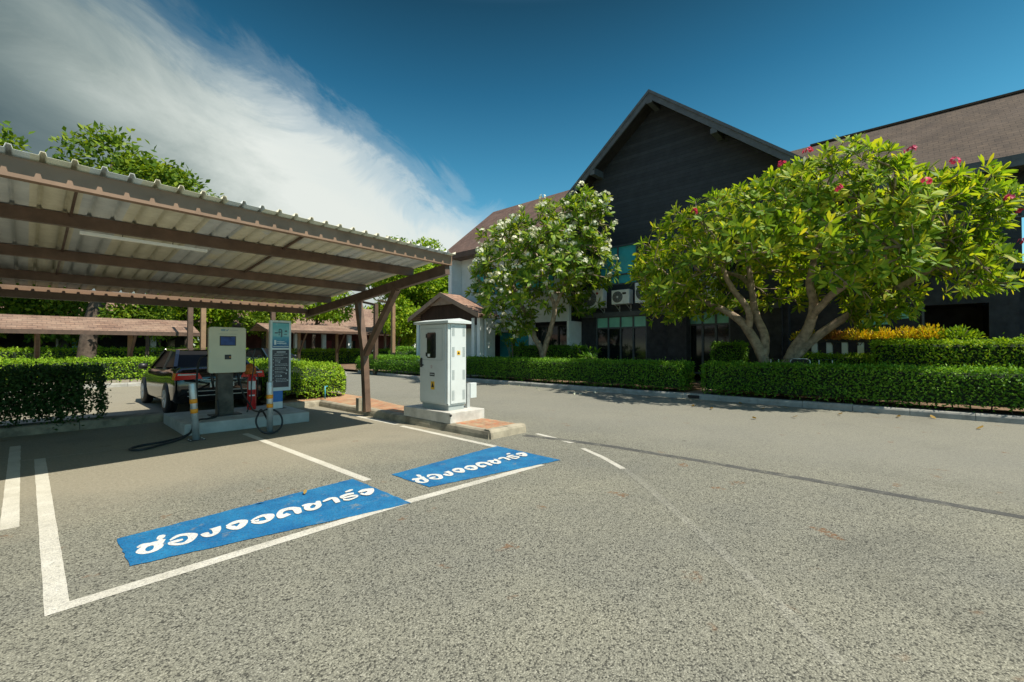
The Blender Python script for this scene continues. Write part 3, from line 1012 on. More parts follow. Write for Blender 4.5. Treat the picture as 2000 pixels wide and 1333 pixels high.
fp = local(rrect(M(), 2.27, 2.89, 1.02, 1.89, 9.66, 9.725, 0.045).build('front_panel', BEIGE, ch, 0.006), off)
yF = 9.66
m = M().box(2.445, 2.715, yF - 0.006, yF - 0.001, 1.535, 1.72)
m.box(2.46, 2.70, yF - 0.0085, yF - 0.0065, 1.55, 1.705)
scm, t_, o_ = new_mat('lcd_screen')
co_ = objco(t_)
cc_ = ramp(t_, noise(t_, co_, 9.0, 2.0), [(0.3, (0.006, 0.016, 0.07)), (0.7, (0.02, 0.05, 0.16))])
p_ = principled(t_, o_, cc_, 0.3, spec=0.2)
lk(t_, cc_, p_.inputs['Emission Color'])
p_.inputs['Emission Strength'].default_value = 0.15
sc = M().box(2.445, 2.715, yF - 0.005, yF - 0.0005, 1.535, 1.72).build('screen_bezel', BLACK, fp)
sc2 = M().box(2.462, 2.698, yF - 0.0085, yF - 0.0055, 1.552, 1.703).build('screen', scm, sc)
rd = M().box(2.53, 2.635, yF - 0.012, yF - 0.0005, 1.275, 1.365, 0.004).build('card_reader', BLACK, fp)
M().box(2.605, 2.622, yF - 0.0145, yF - 0.0125, 1.31, 1.328).build('indicator', ORANGE, rd)
LOGO = pm('logo_blue_grey', (0.16, 0.27, 0.33), 0.5, 0.05, 5.0)
LOGOG = pm('logo_grey', (0.36, 0.38, 0.33), 0.5, 0.05, 5.0)
m = M()
for k in range(2):
    m.box(2.465, 2.535, yF - 0.0025, yF - 0.0005, 1.815 + 0.022 * k, 1.832 + 0.022 * k)
m.prism_y([(2.545, 1.835), (2.565, 1.81), (2.595, 1.845), (2.583, 1.855), (2.565, 1.832), (2.555, 1.845)], yF - 0.0025, yF - 0.0005)
m.build('logo', LOGO, fp)
m = M()
xx = 2.605
while xx < 2.74:
    w = random.uniform(0.006, 0.012)
    m.box(xx, xx + w, yF - 0.002, yF - 0.0005, 1.827, 1.841)
    xx += w + 0.004
xx = 2.43
while xx < 2.73:
    w = random.uniform(0.006, 0.013)
    m.box(xx, xx + w, yF - 0.002, yF - 0.0005, 1.752, 1.766)
    xx += w + 0.005
m.build('lettering', LOGOG, fp)
m = M()
for xx in (2.295, 2.862):
    M().lathe([(0.0, -0.004), (0.011, -0.004), (0.012, 0.0)], (xx, yF - 0.001, 1.43), 12, axis='y').build('lock_screw', SILVER, fp)
m = M()
m.prism_y([(2.44, 0.2), (2.72, 0.2), (2.70, 0.7), (2.70, 1.05), (2.44, 1.05), (2.44, 0.7)], 9.74, 9.9)
PED = pm('pedestal_brown_grey', (0.075, 0.068, 0.056), 0.7, 0.3, 5.0, dirt=((0.15, 0.13, 0.10), 0.5, 6.0))
local(m.build('pedestal', PED, ch, 0.01), off)
local(M().box(2.34, 2.83, 9.66, 10.0, 0.2, 0.222).build('base_plate', BLACK, ch), off)
for sx_ in (2.36, 2.80):
    m = M().tube([(sx_, 9.8, 1.03), (sx_, 9.79, 0.92), (sx_ + 0.02, 9.78, 0.75)], [0.028, 0.026, 0.020], 8)
    local(m.build('holster', BLACK, ch), off)


def bez(pts, k=8):
    P = [Vector(p) for p in pts]
    out = []
    for i in range(len(P) - 1):
        p0, p1, p2, p3 = P[max(i - 1, 0)], P[i], P[i + 1], P[min(i + 2, len(P) - 1)]
        for j in range(k):
            t = j / k
            out.append(0.5 * ((2 * p1) + (p2 - p0) * t + (2 * p0 - 5 * p1 + 4 * p2 - p3) * t * t + (3 * p1 - p0 - 3 * p2 + p3) * t ** 3))
    out.append(P[-1])
    return out


c1 = bez([(2.33, 9.8, 1.35), (2.16, 9.72, 1.30), (2.06, 9.5, 1.0), (1.98, 9.15, 0.5), (1.88, 8.95, 0.12), (1.70, 8.78, 0.025), (1.42, 8.50, 0.02), (1.14, 8.28, 0.02), (1.02, 8.42, 0.02), (1.15, 8.62, 0.02), (1.5, 8.74, 0.02), (1.84, 8.98, 0.05), (2.0, 9.12, 0.24), (2.2, 9.35, 0.225), (2.42, 9.62, 0.24), (2.44, 9.75, 0.5)])
local(M().tube(c1, 0.017, 8).build('charging_cable', RUBBER, ch), off)
ring = []
for k in range(17):
    a = math.radians(120 - 360 * k / 16)
    u, w = 0.235 * math.cos(a), 0.235 * math.sin(a)
    ring.append((2.86 + u * 0.93, 8.30 + w * 0.40 - 0.0 + u * 0.10, 0.215 + w * 0.84))
c2 = bez([(2.78, 9.78, 1.03), (2.80, 9.7, 0.85), (2.82, 9.55, 0.6), (2.84, 9.2, 0.40), (2.78, 8.85, 0.36)] + ring[:-1] + [(2.80, 8.52, 0.40), (2.92, 8.6, 0.22), (3.05, 8.8, 0.06)], 6)
local(M().tube(c2, 0.016, 8).build('charging_cable', RUBBER, ch), off)
c3 = bez([(2.87, 9.8, 1.45), (2.98, 9.78, 1.42), (3.06, 9.75, 1.2), (3.02, 9.75, 0.8), (3.0, 9.7, 0.45), (2.9, 9.6, 0.24)])
local(M().tube(c3, 0.012, 6).build('charging_cable', RUBBER, ch), off)


def bollard(x, y, h, lean, label):
    b = thing('bollard', label, 'bollard', (x, y, 0), 0, 'steel bollards in front of the charger')
    def at(z):
        return (lean[0] * z, lean[1] * z, z)
    M().tube([at(0.01), at(h - 0.02), at(h - 0.004), at(h)], [0.05, 0.05, 0.045, 0.02], 20).build('pole', STEEL, b)
    M().box(-0.11, 0.11, -0.085, 0.085, 0.0, 0.012).build('base_plate', BLACK, b)
    for z0 in (0.60, 0.76):
        M().tube([at(z0 - 0.16 + (0.0)), at(z0 - 0.09)], 0.0525, 20).build('orange_band', ORANGE, b)
    m = M()
    for sx in (-0.09, 0.09):
        for sy in (-0.065, 0.065):
            M().lathe([(0.01, 0), (0.01, 0.012), (0.0, 0.014)], (sx, sy, 0.012), 8).build('bolt', SILVER, b)


bollard(1.86, 8.58, 0.93, (-0.065, 0.02), 'leaning steel bollard with orange bands before the looped cable')
bollard(2.90, 8.40, 0.90, (-0.005, 0.0), 'upright steel bollard with orange bands inside the coiled cable')

# fire extinguisher
ex = thing('fire_extinguisher', 'red fire extinguisher standing beside the charger pedestal', 'extinguisher', (3.19, 10.28, 0.2))
m = M().lathe([(0.078, 0.0), (0.084, 0.015), (0.084, 0.60), (0.078, 0.65), (0.055, 0.70), (0.03, 0.725), (0.028, 0.75)], (0, 0, 0), 24)
bd = m.build('tank', RED, ex)
m = M()
vs, fs = [], []
for k in range(9):
    a = math.radians(-150 + 12.5 * k)
    for z in (0.42, 0.60):
        vs.append((0.086 * math.cos(a), 0.086 * math.sin(a), z))
m.add(vs, [(2 * k, 2 * k + 2, 2 * k + 3, 2 * k + 1) for k in range(8)], True)
m.build('label', PAPER, bd)
m = M()
vs = []
for k in range(7):
    a = math.radians(-140 + 12.5 * k)
    for z in (0.285, 0.315):
        vs.append((0.0865 * math.cos(a), 0.0865 * math.sin(a), z))
m.add(vs, [(2 * k, 2 * k + 2, 2 * k + 3, 2 * k + 1) for k in range(6)], True)
m.build('strap', PAPER, bd)
m = M().lathe([(0.03, 0.73), (0.032, 0.80), (0.018, 0.83)], (0, 0, 0), 12)
m.beam((-0.02, 0, 0.835), (0.11, -0.03, 0.86), 0.02, 0.015)
m.beam((-0.02, 0, 0.79), (0.10, -0.03, 0.775), 0.02, 0.012)
m.build('valve', BLACK, ex)
M().tube(bez([(0.02, -0.02, 0.79), (0.10, -0.03, 0.72), (0.105, -0.03, 0.5), (0.1, -0.02, 0.25)]), 0.011, 8).build('hose', BLACK, ex)
ORANGESPOT = pm('orange_spot', (0.55, 0.16, 0.02), 0.6, 0.4, 14.0)
m = M().lathe([(0.10, 0.74), (0.11, 0.78), (0.10, 0.88), (0.06, 0.95), (0.02, 0.97)], (-0.02, 0.03, 0), 16)
m.build('cover', ORANGESPOT, ex)  # orange spot near the valve, built as a plain dome

# information sign
sg = thing('information_sign', 'slim standing information sign with blue picture above dark text panel', 'sign', (3.62, 10.0, 0.2))
off = Vector((3.62, 10.0, 0.2))
x0, x1, yS = 3.43, 3.855, 9.96
m = M().box(x0, x1, yS, yS + 0.09, 0.58, 2.08, 0.008)
fr = local(m.build('frame', FRAMEW, sg), off)
picm, t_, o_ = new_mat('sign_picture')
co_ = objco(t_)
sz_ = nd(t_, 'ShaderNodeSeparateXYZ')
lk(t_, co_, sz_.inputs[0])
cc_ = ramp(t_, fmath(t_, 'SUBTRACT', sz_.outputs[2], 1.0), [(0.46, (0.012, 0.06, 0.20)), (0.60, (0.01, 0.16, 0.34)), (0.72, (0.06, 0.34, 0.46)), (0.76, (0.22, 0.50, 0.54)), (0.95, (0.10, 0.42, 0.48))])
cc_ = mixc(t_, ramp(t_, noise(t_, co_, 14.0, 5.0), [(0.5, 0.0), (0.7, 0.35)]), cc_, (0.5, 0.68, 0.70))
principled(t_, o_, cc_, 0.3)


def panel(z0, z1, mat, name):
    return local(M().box(x0 + 0.045, x1 - 0.045, yS - 0.003, yS - 0.0008, z0, z1).build(name, mat, fr), Vector((0, 0, 0)))


pa = panel(1.49, 2.035, picm, 'picture_panel')
m = M()
yy = yS - 0.0045
m.box(x0 + 0.05, x1 - 0.05, yy, yS - 0.0032, 2.02, 2.034)
m.build('panel_header', SIGNDARK, pa)
m = M()
for (ax, az, w, h) in ((3.60, 1.76, 0.014, 0.12), (3.64, 1.72, 0.018, 0.17), (3.665, 1.73, 0.008, 0.15), (3.58, 1.82, 0.06, 0.016), (3.52, 1.80, 0.06, 0.025), (3.72, 1.84, 0.05, 0.028), (3.60, 1.88, 0.05, 0.02), (3.70, 1.78, 0.07, 0.012)):
    m.box(ax, ax + w, yy, yS - 0.0032, az, az + h)
m.build('pictogram', SIGNDARK, pa)
m = M()
m.box(3.51, 3.55, yy, yS - 0.0032, 1.56, 1.66)
for zz in (1.62, 1.585):
    m.box(3.56, 3.56 + random.uniform(0.12, 0.2), yy, yS - 0.0032, zz, zz + 0.012)
m.box(3.49, 3.80, yy, yS - 0.0032, 1.515, 1.526)
m.build('caption', FRAMEW, pa)
pb = panel(0.655, 1.455, SIGNDARK, 'text_panel')
m = M()
m.box(3.56, 3.74, yy, yS - 0.0032, 1.395, 1.417)
z = 1.36
rows = [(3.52, 0.26), (3.50, 0.20), None, (3.50, 0.28), (3.53, 0.16), (3.53, 0.10), (3.53, 0.08), None, (3.53, 0.24), (3.53, 0.27), None, (3.53, 0.2), (3.53, 0.22), None, (3.53, 0.16), (3.53, 0.2), None, (3.53, 0.12), (3.53, 0.09), None, (3.55, 0.2), (3.54, 0.24), (3.55, 0.2)]
TEXTG = pm('sign_text', (0.42, 0.48, 0.52), 0.5, 0.05, 5.0)
for r in rows:
    if r:
        xx = r[0]
        while xx < r[0] + r[1]:
            w = random.uniform(0.012, 0.035)
            m.box(xx, min(xx + w, 3.80), yy, yS - 0.0032, z, z + 0.010)
            xx += w + 0.007
        z -= 0.030
    else:
        z -= 0.018
for zz in (1.24, 1.17, 1.09, 1.01, 0.93, 0.85, 0.78):
    m.box(3.487, 3.502, yy, yS - 0.0032, zz, zz + 0.016)
for xx, zz in ((3.60, 1.175), (3.755, 1.0), (3.74, 0.93), (3.64, 0.88), (3.77, 0.78)):
    m.prism_y([(xx, zz), (xx + 0.03, zz), (xx + 0.03, zz + 0.02), (xx + 0.015, zz + 0.035), (xx, zz + 0.02)], yy, yS - 0.0032)
m.build('lettering', TEXTG, pb)
m = M().box(3.45, 3.69, 9.965, 10.04, 0.35, 0.579)
ft = local(m.build('blue_foot', SIGNBLUE, sg), off)
m = M().box(3.45, 3.69, 9.965, 10.04, 0.2, 0.349)
local(m.build('white_foot', PAPER, sg), off)
local(M().box(3.42, 3.76, 9.93, 10.08, 0.2, 0.208).build('base_plate', BLACK, sg), off)

# ------------------------------------------------------------------ electrical cabinet on its plinth
pl = M().prism([(5.10, 6.10), (5.95, 6.10), (5.95, 7.55), (5.10, 7.55)], 0.13, 0.325)
tag(pl.build('cabinet_plinth', CONCRETE, None, 0.008), 'white concrete plinth under the grey cabinet', 'plinth')
cb = thing('electrical_cabinet', 'tall grey electrical cabinet with windowed door and warning stickers', 'cabinet', (5.45, 6.75, 0.325))
off = Vector((5.45, 6.75, 0.325))
cx0, cx1, cy0, cy1, cz0, cz1 = 5.235, 5.665, 6.32, 7.17, 0.325, 1.955
bd = local(M().box(cx0, cx1, cy0, cy1, cz0 + 0.10, cz1).build('body', CABGREY, cb, 0.004), off)
local(M().box(cx0 + 0.025, cx1 - 0.025, cy0 + 0.025, cy1 - 0.025, cz0, cz0 + 0.1).build('base', CABDARK, cb), off)
m = M()
e = 0.075
m.box(cx0 - e, cx1 + e, cy0 - e, cy1 + 0.14, cz1, cz1 + 0.045)
zc = cz1 + 0.045
mx_, my_ = (cx0 + cx1) / 2, (cy0 + cy1) / 2
m.add([(cx0 - e, cy0 - e, zc), (cx1 + e, cy0 - e, zc), (cx1 + e, cy1 + 0.14, zc), (cx0 - e, cy1 + 0.14, zc), (mx_, cy0 - e + 0.01, zc + 0.05), (mx_, cy1 + 0.13, zc + 0.05)], [(0, 1, 4), (1, 2, 5, 4), (2, 3, 5), (3, 0, 4, 5)])
local(m.build('roof_cap', CABGREY, cb), off)
# door on the long side that faces the bays (-x)
xd = cx0
dr = local(M().box(xd - 0.028, xd - 0.002, cy0 + 0.05, cy1 - 0.012, cz0 + 0.13, cz1 - 0.02).build('door', CABGREY, cb, 0.005), off)
xf = xd - 0.028
m = M()
m.box(xf - 0.004, xf - 0.0005, cy0 + 0.15, cy1 - 0.04, 1.262, 1.268)
m.box(xf - 0.004, xf - 0.0005, cy0 + 0.15, cy1 - 0.04, 1.860, 1.866)
m.box(xf - 0.004, xf - 0.0005, cy0 + 0.145, cy0 + 0.151, 1.26, 1.866)
m.build('door_seam', CABDARK, dr)
wy0, wy1 = cy0 + 0.335, cy0 + 0.61
pts = []
r = 0.035
for ccy, ccz, a0 in ((wy1 - r, 1.30 + r, -90), (wy1 - r, 1.79 - r, 0), (wy0 + r, 1.79 - r, 90), (wy0 + r, 1.30 + r, 180)):
    for i in range(6):
        a = math.radians(a0 + 18 * i)
        pts.append((ccy + r * math.cos(a), ccz + r * math.sin(a)))
wn = M().prism_x(pts, xf - 0.006, xf - 0.0005).build('window', DGLASS, dr)
M().box(xf - 0.0085, xf - 0.0065, wy1 - 0.10, wy1 - 0.03, 1.325, 1.38).build('notice', PAPER, wn)
m = M()
for zz in (1.33, 1.69):
    m.box(xf - 0.012, xf - 0.001, wy1 + 0.004, wy1 + 0.028, zz, zz + 0.075)
m.build('window_hinge', BLACK, dr)
m = M().box(xf - 0.03, xf - 0.001, cy1 - 0.095, cy1 - 0.055, 1.12, 1.30, 0.005)
m.lathe([(0.016, 0), (0.016, 0.02)], (xf - 0.02, cy1 - 0.115, 1.16), 10, axis='x')
m.build('handle', BLACK, dr)
m = M()
for zz in (0.47, 0.93, 1.40, 1.83):
    m.box(xd - 0.012, xd + 0.012, cy0 + 0.006, cy0 + 0.03, zz - 0.03, zz + 0.03)
m.build('hinge', BLACK, dr)
local(M().box(xd - 0.018, xd - 0.001, cy0 - 0.002, cy0 + 0.045, cz0 + 0.13, cz1 - 0.02).build('door_post', CABGREY, cb), off)


def sticker(parent, y0, y1, z0, z1, x):
    s_ = M().box(x - 0.003, x - 0.0005, y0, y1, z0, z1).build('warning_sticker', YELLOW, parent)
    my, h = (y0 + y1) / 2, z1 - z0
    M().prism_x([(y0 + 0.012, z0 + h * 0.28), (y1 - 0.012, z0 + h * 0.28), (my, z1 - h * 0.12)], x - 0.0048, x - 0.0032).build('symbol', BLACK, s_)
    return s_


sticker(dr, cy0 + 0.375, cy0 + 0.485, 0.70, 0.855, xf)
m = M().box(xf - 0.003, xf - 0.0005, cy0 + 0.375, cy0 + 0.52, 0.955, 1.02)
m.build('number_plate', BLACK, dr)
m = M()
for k in range(4):
    m.box(xf - 0.0045, xf - 0.0032, cy0 + 0.39 + 0.03 * k, cy0 + 0.408 + 0.03 * k, 0.975, 1.0)
m.build('plate_digits', CABGREY, dr)
m = M()
for k in range(6):
    a = math.radians(60 * k + 15)
    a2 = math.radians(60 * k + 45)
    m.prism_x([(cy0 + 0.47 + 0.012 * math.cos(a), 1.135 + 0.012 * math.sin(a)), (cy0 + 0.47 + 0.035 * math.cos((a + a2) / 2), 1.135 + 0.035 * math.sin((a + a2) / 2)), (cy0 + 0.47 + 0.012 * math.cos(a2), 1.135 + 0.012 * math.sin(a2))], xf - 0.003, xf - 0.0005)
m.build('emblem', pm('emblem_red', (0.35, 0.05, 0.05), 0.5), dr)
# louvred side facing the camera's right (-y)
sd = local(M().box(cx0 + 0.045, cx1 - 0.012, cy0 - 0.018, cy0 - 0.001, cz0 + 0.13, cz1 - 0.02).build('side_panel', CABGREY, cb, 0.004), off)
ys_ = cy0 - 0.018
for xa in (cx0 + 0.07, cx1 - 0.10):
    for zz in (0.52, 0.90, 1.33, 1.72):
        m = M()
        for k in range(9):
            m.box(xa, xa + 0.06, ys_ - 0.004, ys_ - 0.0005, zz + k * 0.021, zz + k * 0.021 + 0.010)
        m.build('vent', CABDARK, sd)
s_ = M().box(5.425, 5.505, ys_ - 0.003, ys_ - 0.0005, 1.36, 1.44).build('warning_sticker', YELLOW, sd)
M().prism_y([(5.435, 1.38), (5.495, 1.38), (5.465, 1.43)], ys_ - 0.0048, ys_ - 0.0032).build('symbol', BLACK, s_)
M().tube([(5.105, 6.09, 0.285), (5.08, 6.07, 0.285)], 0.022, 10).build('conduit_end', BLACK, None)
tag(bpy.data.objects['conduit_end'], 'short black pipe end poking from the plinth corner', 'pipe')
mp_ = thing('meter_box', 'small grey post with a meter box behind the cabinet', 'box', (5.80, 6.42, 0.325))
M().box(-0.035, 0.035, -0.03, 0.03, 0, 0.47).build('post', SILVER, mp_)
M().box(0.036, 0.20, -0.05, 0.05, 0.19, 0.48, 0.006).build('box', CABGREY, mp_)

wp = thing('water_pipe', 'short blue water pipe with tap standing before the rounded hedge', 'pipe', (5.30, 11.45, 0.142))
BLUEP = pm('blue_pvc', (0.04, 0.30, 0.42), 0.4)
M().tube([(0, 0, 0), (0, 0, 0.34)], 0.014, 8).build('pipe', BLUEP, wp)
M().tube([(0, 0, 0.32), (0.06, -0.02, 0.34)], 0.012, 8).build('tap', BLUEP, wp)

# ------------------------------------------------------------------ vegetation builders


def leaf_cloud(name, pos, axis, nrm, L, Wd, mat, parent=None, kind='diamond', droop=0.15):
    V, F = leaf_arrays(np.asarray(pos), np.asarray(axis), np.asarray(nrm), L, Wd, kind, droop)
    return fast_mesh(name, V, F, [mat], parent)


def hedge(label, x0, x1, y0, y1, z0, z1, mat, size=0.06, cover=2.0, group=None, round_=0.0, rag=0.05, name='hedge', sides='xXyYt', core=HEDGECORE, fill=0, spill=0.0):
    cx, cy = (x0 + x1) / 2, (y0 + y1) / 2
    h = thing(name, label, 'hedge', (cx, cy, z0), 0, group)
    hx, hy, H = (x1 - x0) / 2, (y1 - y0) / 2, z1 - z0
    faces = {'x': (-1, 0), 'X': (1, 0), 'y': (0, -1), 'Y': (0, 1), 't': None}
    P, N = [], []
    for s in sides:
        if s == 't':
            A = 4 * hx * hy
        else:
            A = 2 * (hy if s in 'xX' else hx) * H
        n = int(A * cover / (size * size * 0.55))
        a, b = rng.random(n) * 2 - 1, rng.random(n)
        if s == 't':
            p = np.stack([a * hx, (b * 2 - 1) * hy, np.full(n, H)], 1)
            nn = np.tile([0, 0, 1.0], (n, 1))
        elif s in 'xX':
            sg = faces[s][0]
            p = np.stack([np.full(n, sg * hx), a * hy, b * H], 1)
            nn = np.tile([sg, 0, 0.0], (n, 1))
        else:
            sg = faces[s][1]
            p = np.stack([a * hx, np.full(n, sg * hy), b * H], 1)
            nn = np.tile([0, sg, 0.0], (n, 1))
        P.append(p)
        N.append(nn)
    P, N = np.concatenate(P), np.concatenate(N)
    # thin out near the soil so the bottom edge is ragged and lets light through
    low = P[:, 2] / 0.20
    wave = 0.5 + 0.5 * np.sin(P[:, 0] * 5.1 + P[:, 1] * 4.3) * np.sin(P[:, 0] * 1.7 - P[:, 1] * 2.3 + 1.0)
    keep = rng.random(len(P)) < np.clip(low * (0.35 + wave), 0.05, 1)
    P, N = P[keep], N[keep]
    # soft lumps
    lump = 0.35 * np.sin(P[:, 0] * 2.7 + P[:, 2] * 3.0) + 0.35 * np.sin(P[:, 1] * 3.1 - P[:, 2] * 2.0 + 1.3) + 0.3 * np.sin((P[:, 0] + P[:, 1]) * 6.3)
    P = P + N * (rng.random(len(P)) < 0.035)[:, None] * rng.uniform(0.03, 0.11, (len(P), 1))
    P = P + N * ((lump * rag) + rng.normal(0, size * 0.45, len(P)) - size * 0.3)[:, None]
    if round_ > 0:
        q = np.stack([P[:, 0] / hx, P[:, 1] / hy, np.clip(P[:, 2] / H, 0, 2)], 1)
        r = round_
        for ax in (0, 1):
            over = np.clip(np.abs(q[:, ax]) - (1 - r), 0, None) / r
            P[:, 2] -= H * 0.30 * over ** 2 * np.clip(q[:, 2], 0, 1) ** 2
        both = np.clip(np.abs(q[:, 0]) - (1 - r), 0, None) / r * np.clip(np.abs(q[:, 1]) - (1 - r), 0, None) / r
        P[:, 0] *= 1 - 0.14 * both
        P[:, 1] *= 1 - 0.14 * both
    if fill:
        q = (rng.random((fill, 3)) * 2 - 1) * np.array([hx, hy, H / 2]) * 0.95 + np.array([0, 0, H / 2])
        q = q[rng.random(fill) < np.clip(q[:, 2] / (0.35 * H), 0.15, 1)]
        P = np.concatenate([P, q])
        N = np.concatenate([N, rand_dirs(len(q))])
    if spill:
        # sprays of leaves hanging over the kerb in front
        k = int(hx * 2 * spill)
        c0 = np.stack([rng.uniform(-hx, hx, k), np.full(k, -hy) - rng.uniform(0.0, 0.16, k), rng.uniform(-0.02, 0.25, k)], 1)
        q = np.repeat(c0, 16, 0) + rng.normal(0, 0.055, (k * 16, 3))
        P = np.concatenate([P, q])
        N = np.concatenate([N, np.tile([0, -0.8, 0.4], (len(q), 1))])
    ax = unit(rng.normal(size=P.shape) + N * 0.5 + np.array([0, 0, 0.35]))
    nr = unit(rng.normal(size=P.shape) * 0.7 + N + np.array([0, 0, 0.5]))
    leaf_cloud('leaves', P, ax, nr, size * rng.uniform(0.7, 1.4, len(P)), size * rng.uniform(0.24, 0.36, len(P)), mat, h)
    # woody inner mass, lumpy, held up on short stems
    d = max(size * 1.3, 0.06)
    m = M()
    c = 0.25 if round_ > 0 else 0.06
    zt = H - d - (0.14 * H if round_ > 0 else 0)
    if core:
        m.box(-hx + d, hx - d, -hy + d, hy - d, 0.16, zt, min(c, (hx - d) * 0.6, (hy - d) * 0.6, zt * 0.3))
    m.cur = 1
    k = max(4, int(max(hx, hy) * 2 / 0.28))
    for i in range(k):
        t = (i + 0.5) / k * 2 - 1
        x = t * (hx - d * 1.5) if hx > hy else rng.uniform(-1, 1) * (hx - d * 1.6)
        y = t * (hy - d * 1.5) if hy >= hx else rng.uniform(-1, 1) * (hy - d * 1.6)
        m.tube([(x, y, -0.02), (x + rng.uniform(-.05, .05), y + rng.uniform(-.05, .05), 0.3)], 0.014, 5)
    m.build('woody_core', [core or BARKD, BARKD], h)
    return h


def bg_tree(label, x, y, h, rx, rz, n, leaf, mat, bark=BARKD, trunk_r=0.28, group='trees standing behind the parking rows', cat='tree', name='tree', nb=16, base=None, lean=(0, 0), seed=0, open_=0.0):
    r_ = np.random.default_rng(seed + 100)
    t = thing(name, label, cat, (x, y, 0), 0, group)
    cz = h - rz
    base = base if base is not None else max(1.0, cz - rz * 0.75)
    dirs = unit(r_.normal(size=(nb, 3)))
    ctr = dirs * (r_.random((nb, 1)) ** 0.4) * np.array([rx * 0.72, rx * 0.72, rz * 0.72]) + np.array([lean[0], lean[1], cz])
    ctr[:, 2] = np.maximum(ctr[:, 2], base + rz * 0.16)
    rad = r_.uniform(0.26, 0.46, nb) * rx
    w = rad ** 2
    idx = r_.choice(nb, size=n, p=w / w.sum())
    d = unit(r_.normal(size=(n, 3)))
    rr = (0.55 + 0.45 * r_.random(n) ** 0.5)
    # sub-clumps on each lobe
    sub = unit(r_.normal(size=(nb * 14, 3)))
    owner = np.repeat(np.arange(nb), 14)
    pick = idx * 14 + r_.integers(0, 14, n)
    sd = sub[pick]
    d2 = unit(sd + d * 0.42)
    P = ctr[idx] + d2 * (rad[idx] * rr)[:, None] * np.array([1, 1, 0.8])
    P += r_.normal(0, leaf * 0.5, P.shape)
    ax = unit(d2 * 0.7 + r_.normal(size=P.shape) * 0.8 + np.array([0, 0, -0.2]))
    nr = unit(d2 * 0.7 + r_.normal(size=P.shape) * 0.6 + np.array([0, 0, 0.7]))
    leaf_cloud('crown', P, ax, nr, leaf * r_.uniform(0.7, 1.3, n), leaf * r_.uniform(0.2, 0.34, n), mat, t)
    m = M()
    top = Vector((lean[0] * 0.6, lean[1] * 0.6, max(base + 0.4, cz - rz * 0.4)))
    m.tube(bez([(0, 0, -0.05), (0.05 * trunk_r, 0, 0.4), (lean[0] * 0.15 + r_.uniform(-.15, .15), lean[1] * 0.15, top.z * 0.5), top]), [trunk_r * (1.25 - 0.6 * i / 24) if i > 2 else trunk_r * (1.5 - 0.1 * i) for i in range(25)], 10)
    for i in range(min(nb, 9)):
        c = Vector(ctr[i])
        s = top * (0.72 + 0.28 * r_.random())
        mid = s.lerp(c, 0.5) + Vector((r_.uniform(-.3, .3), r_.uniform(-.3, .3), r_.uniform(-.1, .4)))
        m.tube(bez([s, mid, c], 5), [trunk_r * (0.5 - 0.04 * k) for k in range(11)], 7)
    m.build('trunk', bark, t)
    return t


def twig_net(m, roots, tips, r_tip=0.012, expo=2.35, alpha=0.45, sides=5):
    """join each tip to the nearest node of a growing branch net and draw tapered limbs; returns growth direction at the tips"""
    pos = [Vector(p) for p, _, _ in roots]
    plen = [pl for _, pl, _ in roots]
    par = [-1] * len(pos)
    arr = np.array([tuple(p) for p in pos])
    pl = np.array(plen)
    base = np.mean(arr, 0)
    order = np.argsort(np.min(np.linalg.norm(tips[:, None, :] - arr[None], axis=2), axis=1))
    dirs = np.zeros_like(tips)
    ids = {}
    A = list(map(tuple, arr))
    PL = list(pl)
    for k in order:
        p = tips[k]
        aa = np.array(A)
        dist = np.linalg.norm(aa - p, axis=1)
        cost = dist + alpha * np.array(PL)
        j = int(np.argmin(cost))
        q = aa[j]
        seg = max(1, int(dist[j] / 0.45))
        last = j
        for s in range(1, seg + 1):
            f = s / seg
            c = q + (p - q) * f
            if s < seg:
                c = c + rng.normal(0, 0.035, 3) + np.array([0, 0, -0.10 * dist[j] * f * (1 - f)])
            A.append(tuple(c))
            PL.append(PL[last] + dist[j] / seg)
            par.append(last)
            last = len(A) - 1
        dirs[k] = p - np.array(A[par[last]])
        ids[k] = last
    n = len(A)
    load = np.zeros(n)
    has = np.zeros(n, bool)
    for i in range(n - 1, -1, -1):
        if not has[i]:
            load[i] = 1.0
        if par[i] >= 0:
            load[par[i]] += load[i]
            has[par[i]] = True
    rad = r_tip * load ** (1 / expo)
    for i in range(len(roots), n):
        j = par[i]
        r0 = min(rad[j], rad[i] * 1.35)
        m.tube([A[j], A[i]], [r0, rad[i]], sides, cap=False)
    return unit(dirs)


def rosettes(tips, dirs, per, Lr, Wr, spread=(0.55, 1.15)):
    """whorls of long leaves round each twig end"""
    n = len(tips) * per
    t = np.repeat(tips, per, 0)
    d = np.repeat(dirs, per, 0)
    ref = np.where(np.abs(d[:, 2:3]) > 0.9, np.array([[1.0, 0, 0]]), np.array([[0, 0, 1.0]]))
    u = unit(np.cross(d, ref))
    v = np.cross(d, u)
    ph = np.tile(np.arange(per) * 2.39996, len(tips)) + np.repeat(rng.random(len(tips)) * 6.28, per) + rng.normal(0, 0.15, n)
    el = rng.uniform(spread[0], spread[1], n)
    radial = u * np.cos(ph)[:, None] + v * np.sin(ph)[:, None]
    ax = d * np.cos(el)[:, None] + radial * np.sin(el)[:, None]
    nr = unit(d * np.sin(el)[:, None] - radial * np.cos(el)[:, None] + rng.normal(0, 0.18, (n, 3)))
    base = t - d * rng.uniform(0, 0.10, n)[:, None] + ax * 0.02
    L = rng.uniform(Lr[0], Lr[1], n)
    return base, ax, nr, L, L * rng.uniform(Wr[0], Wr[1], n)


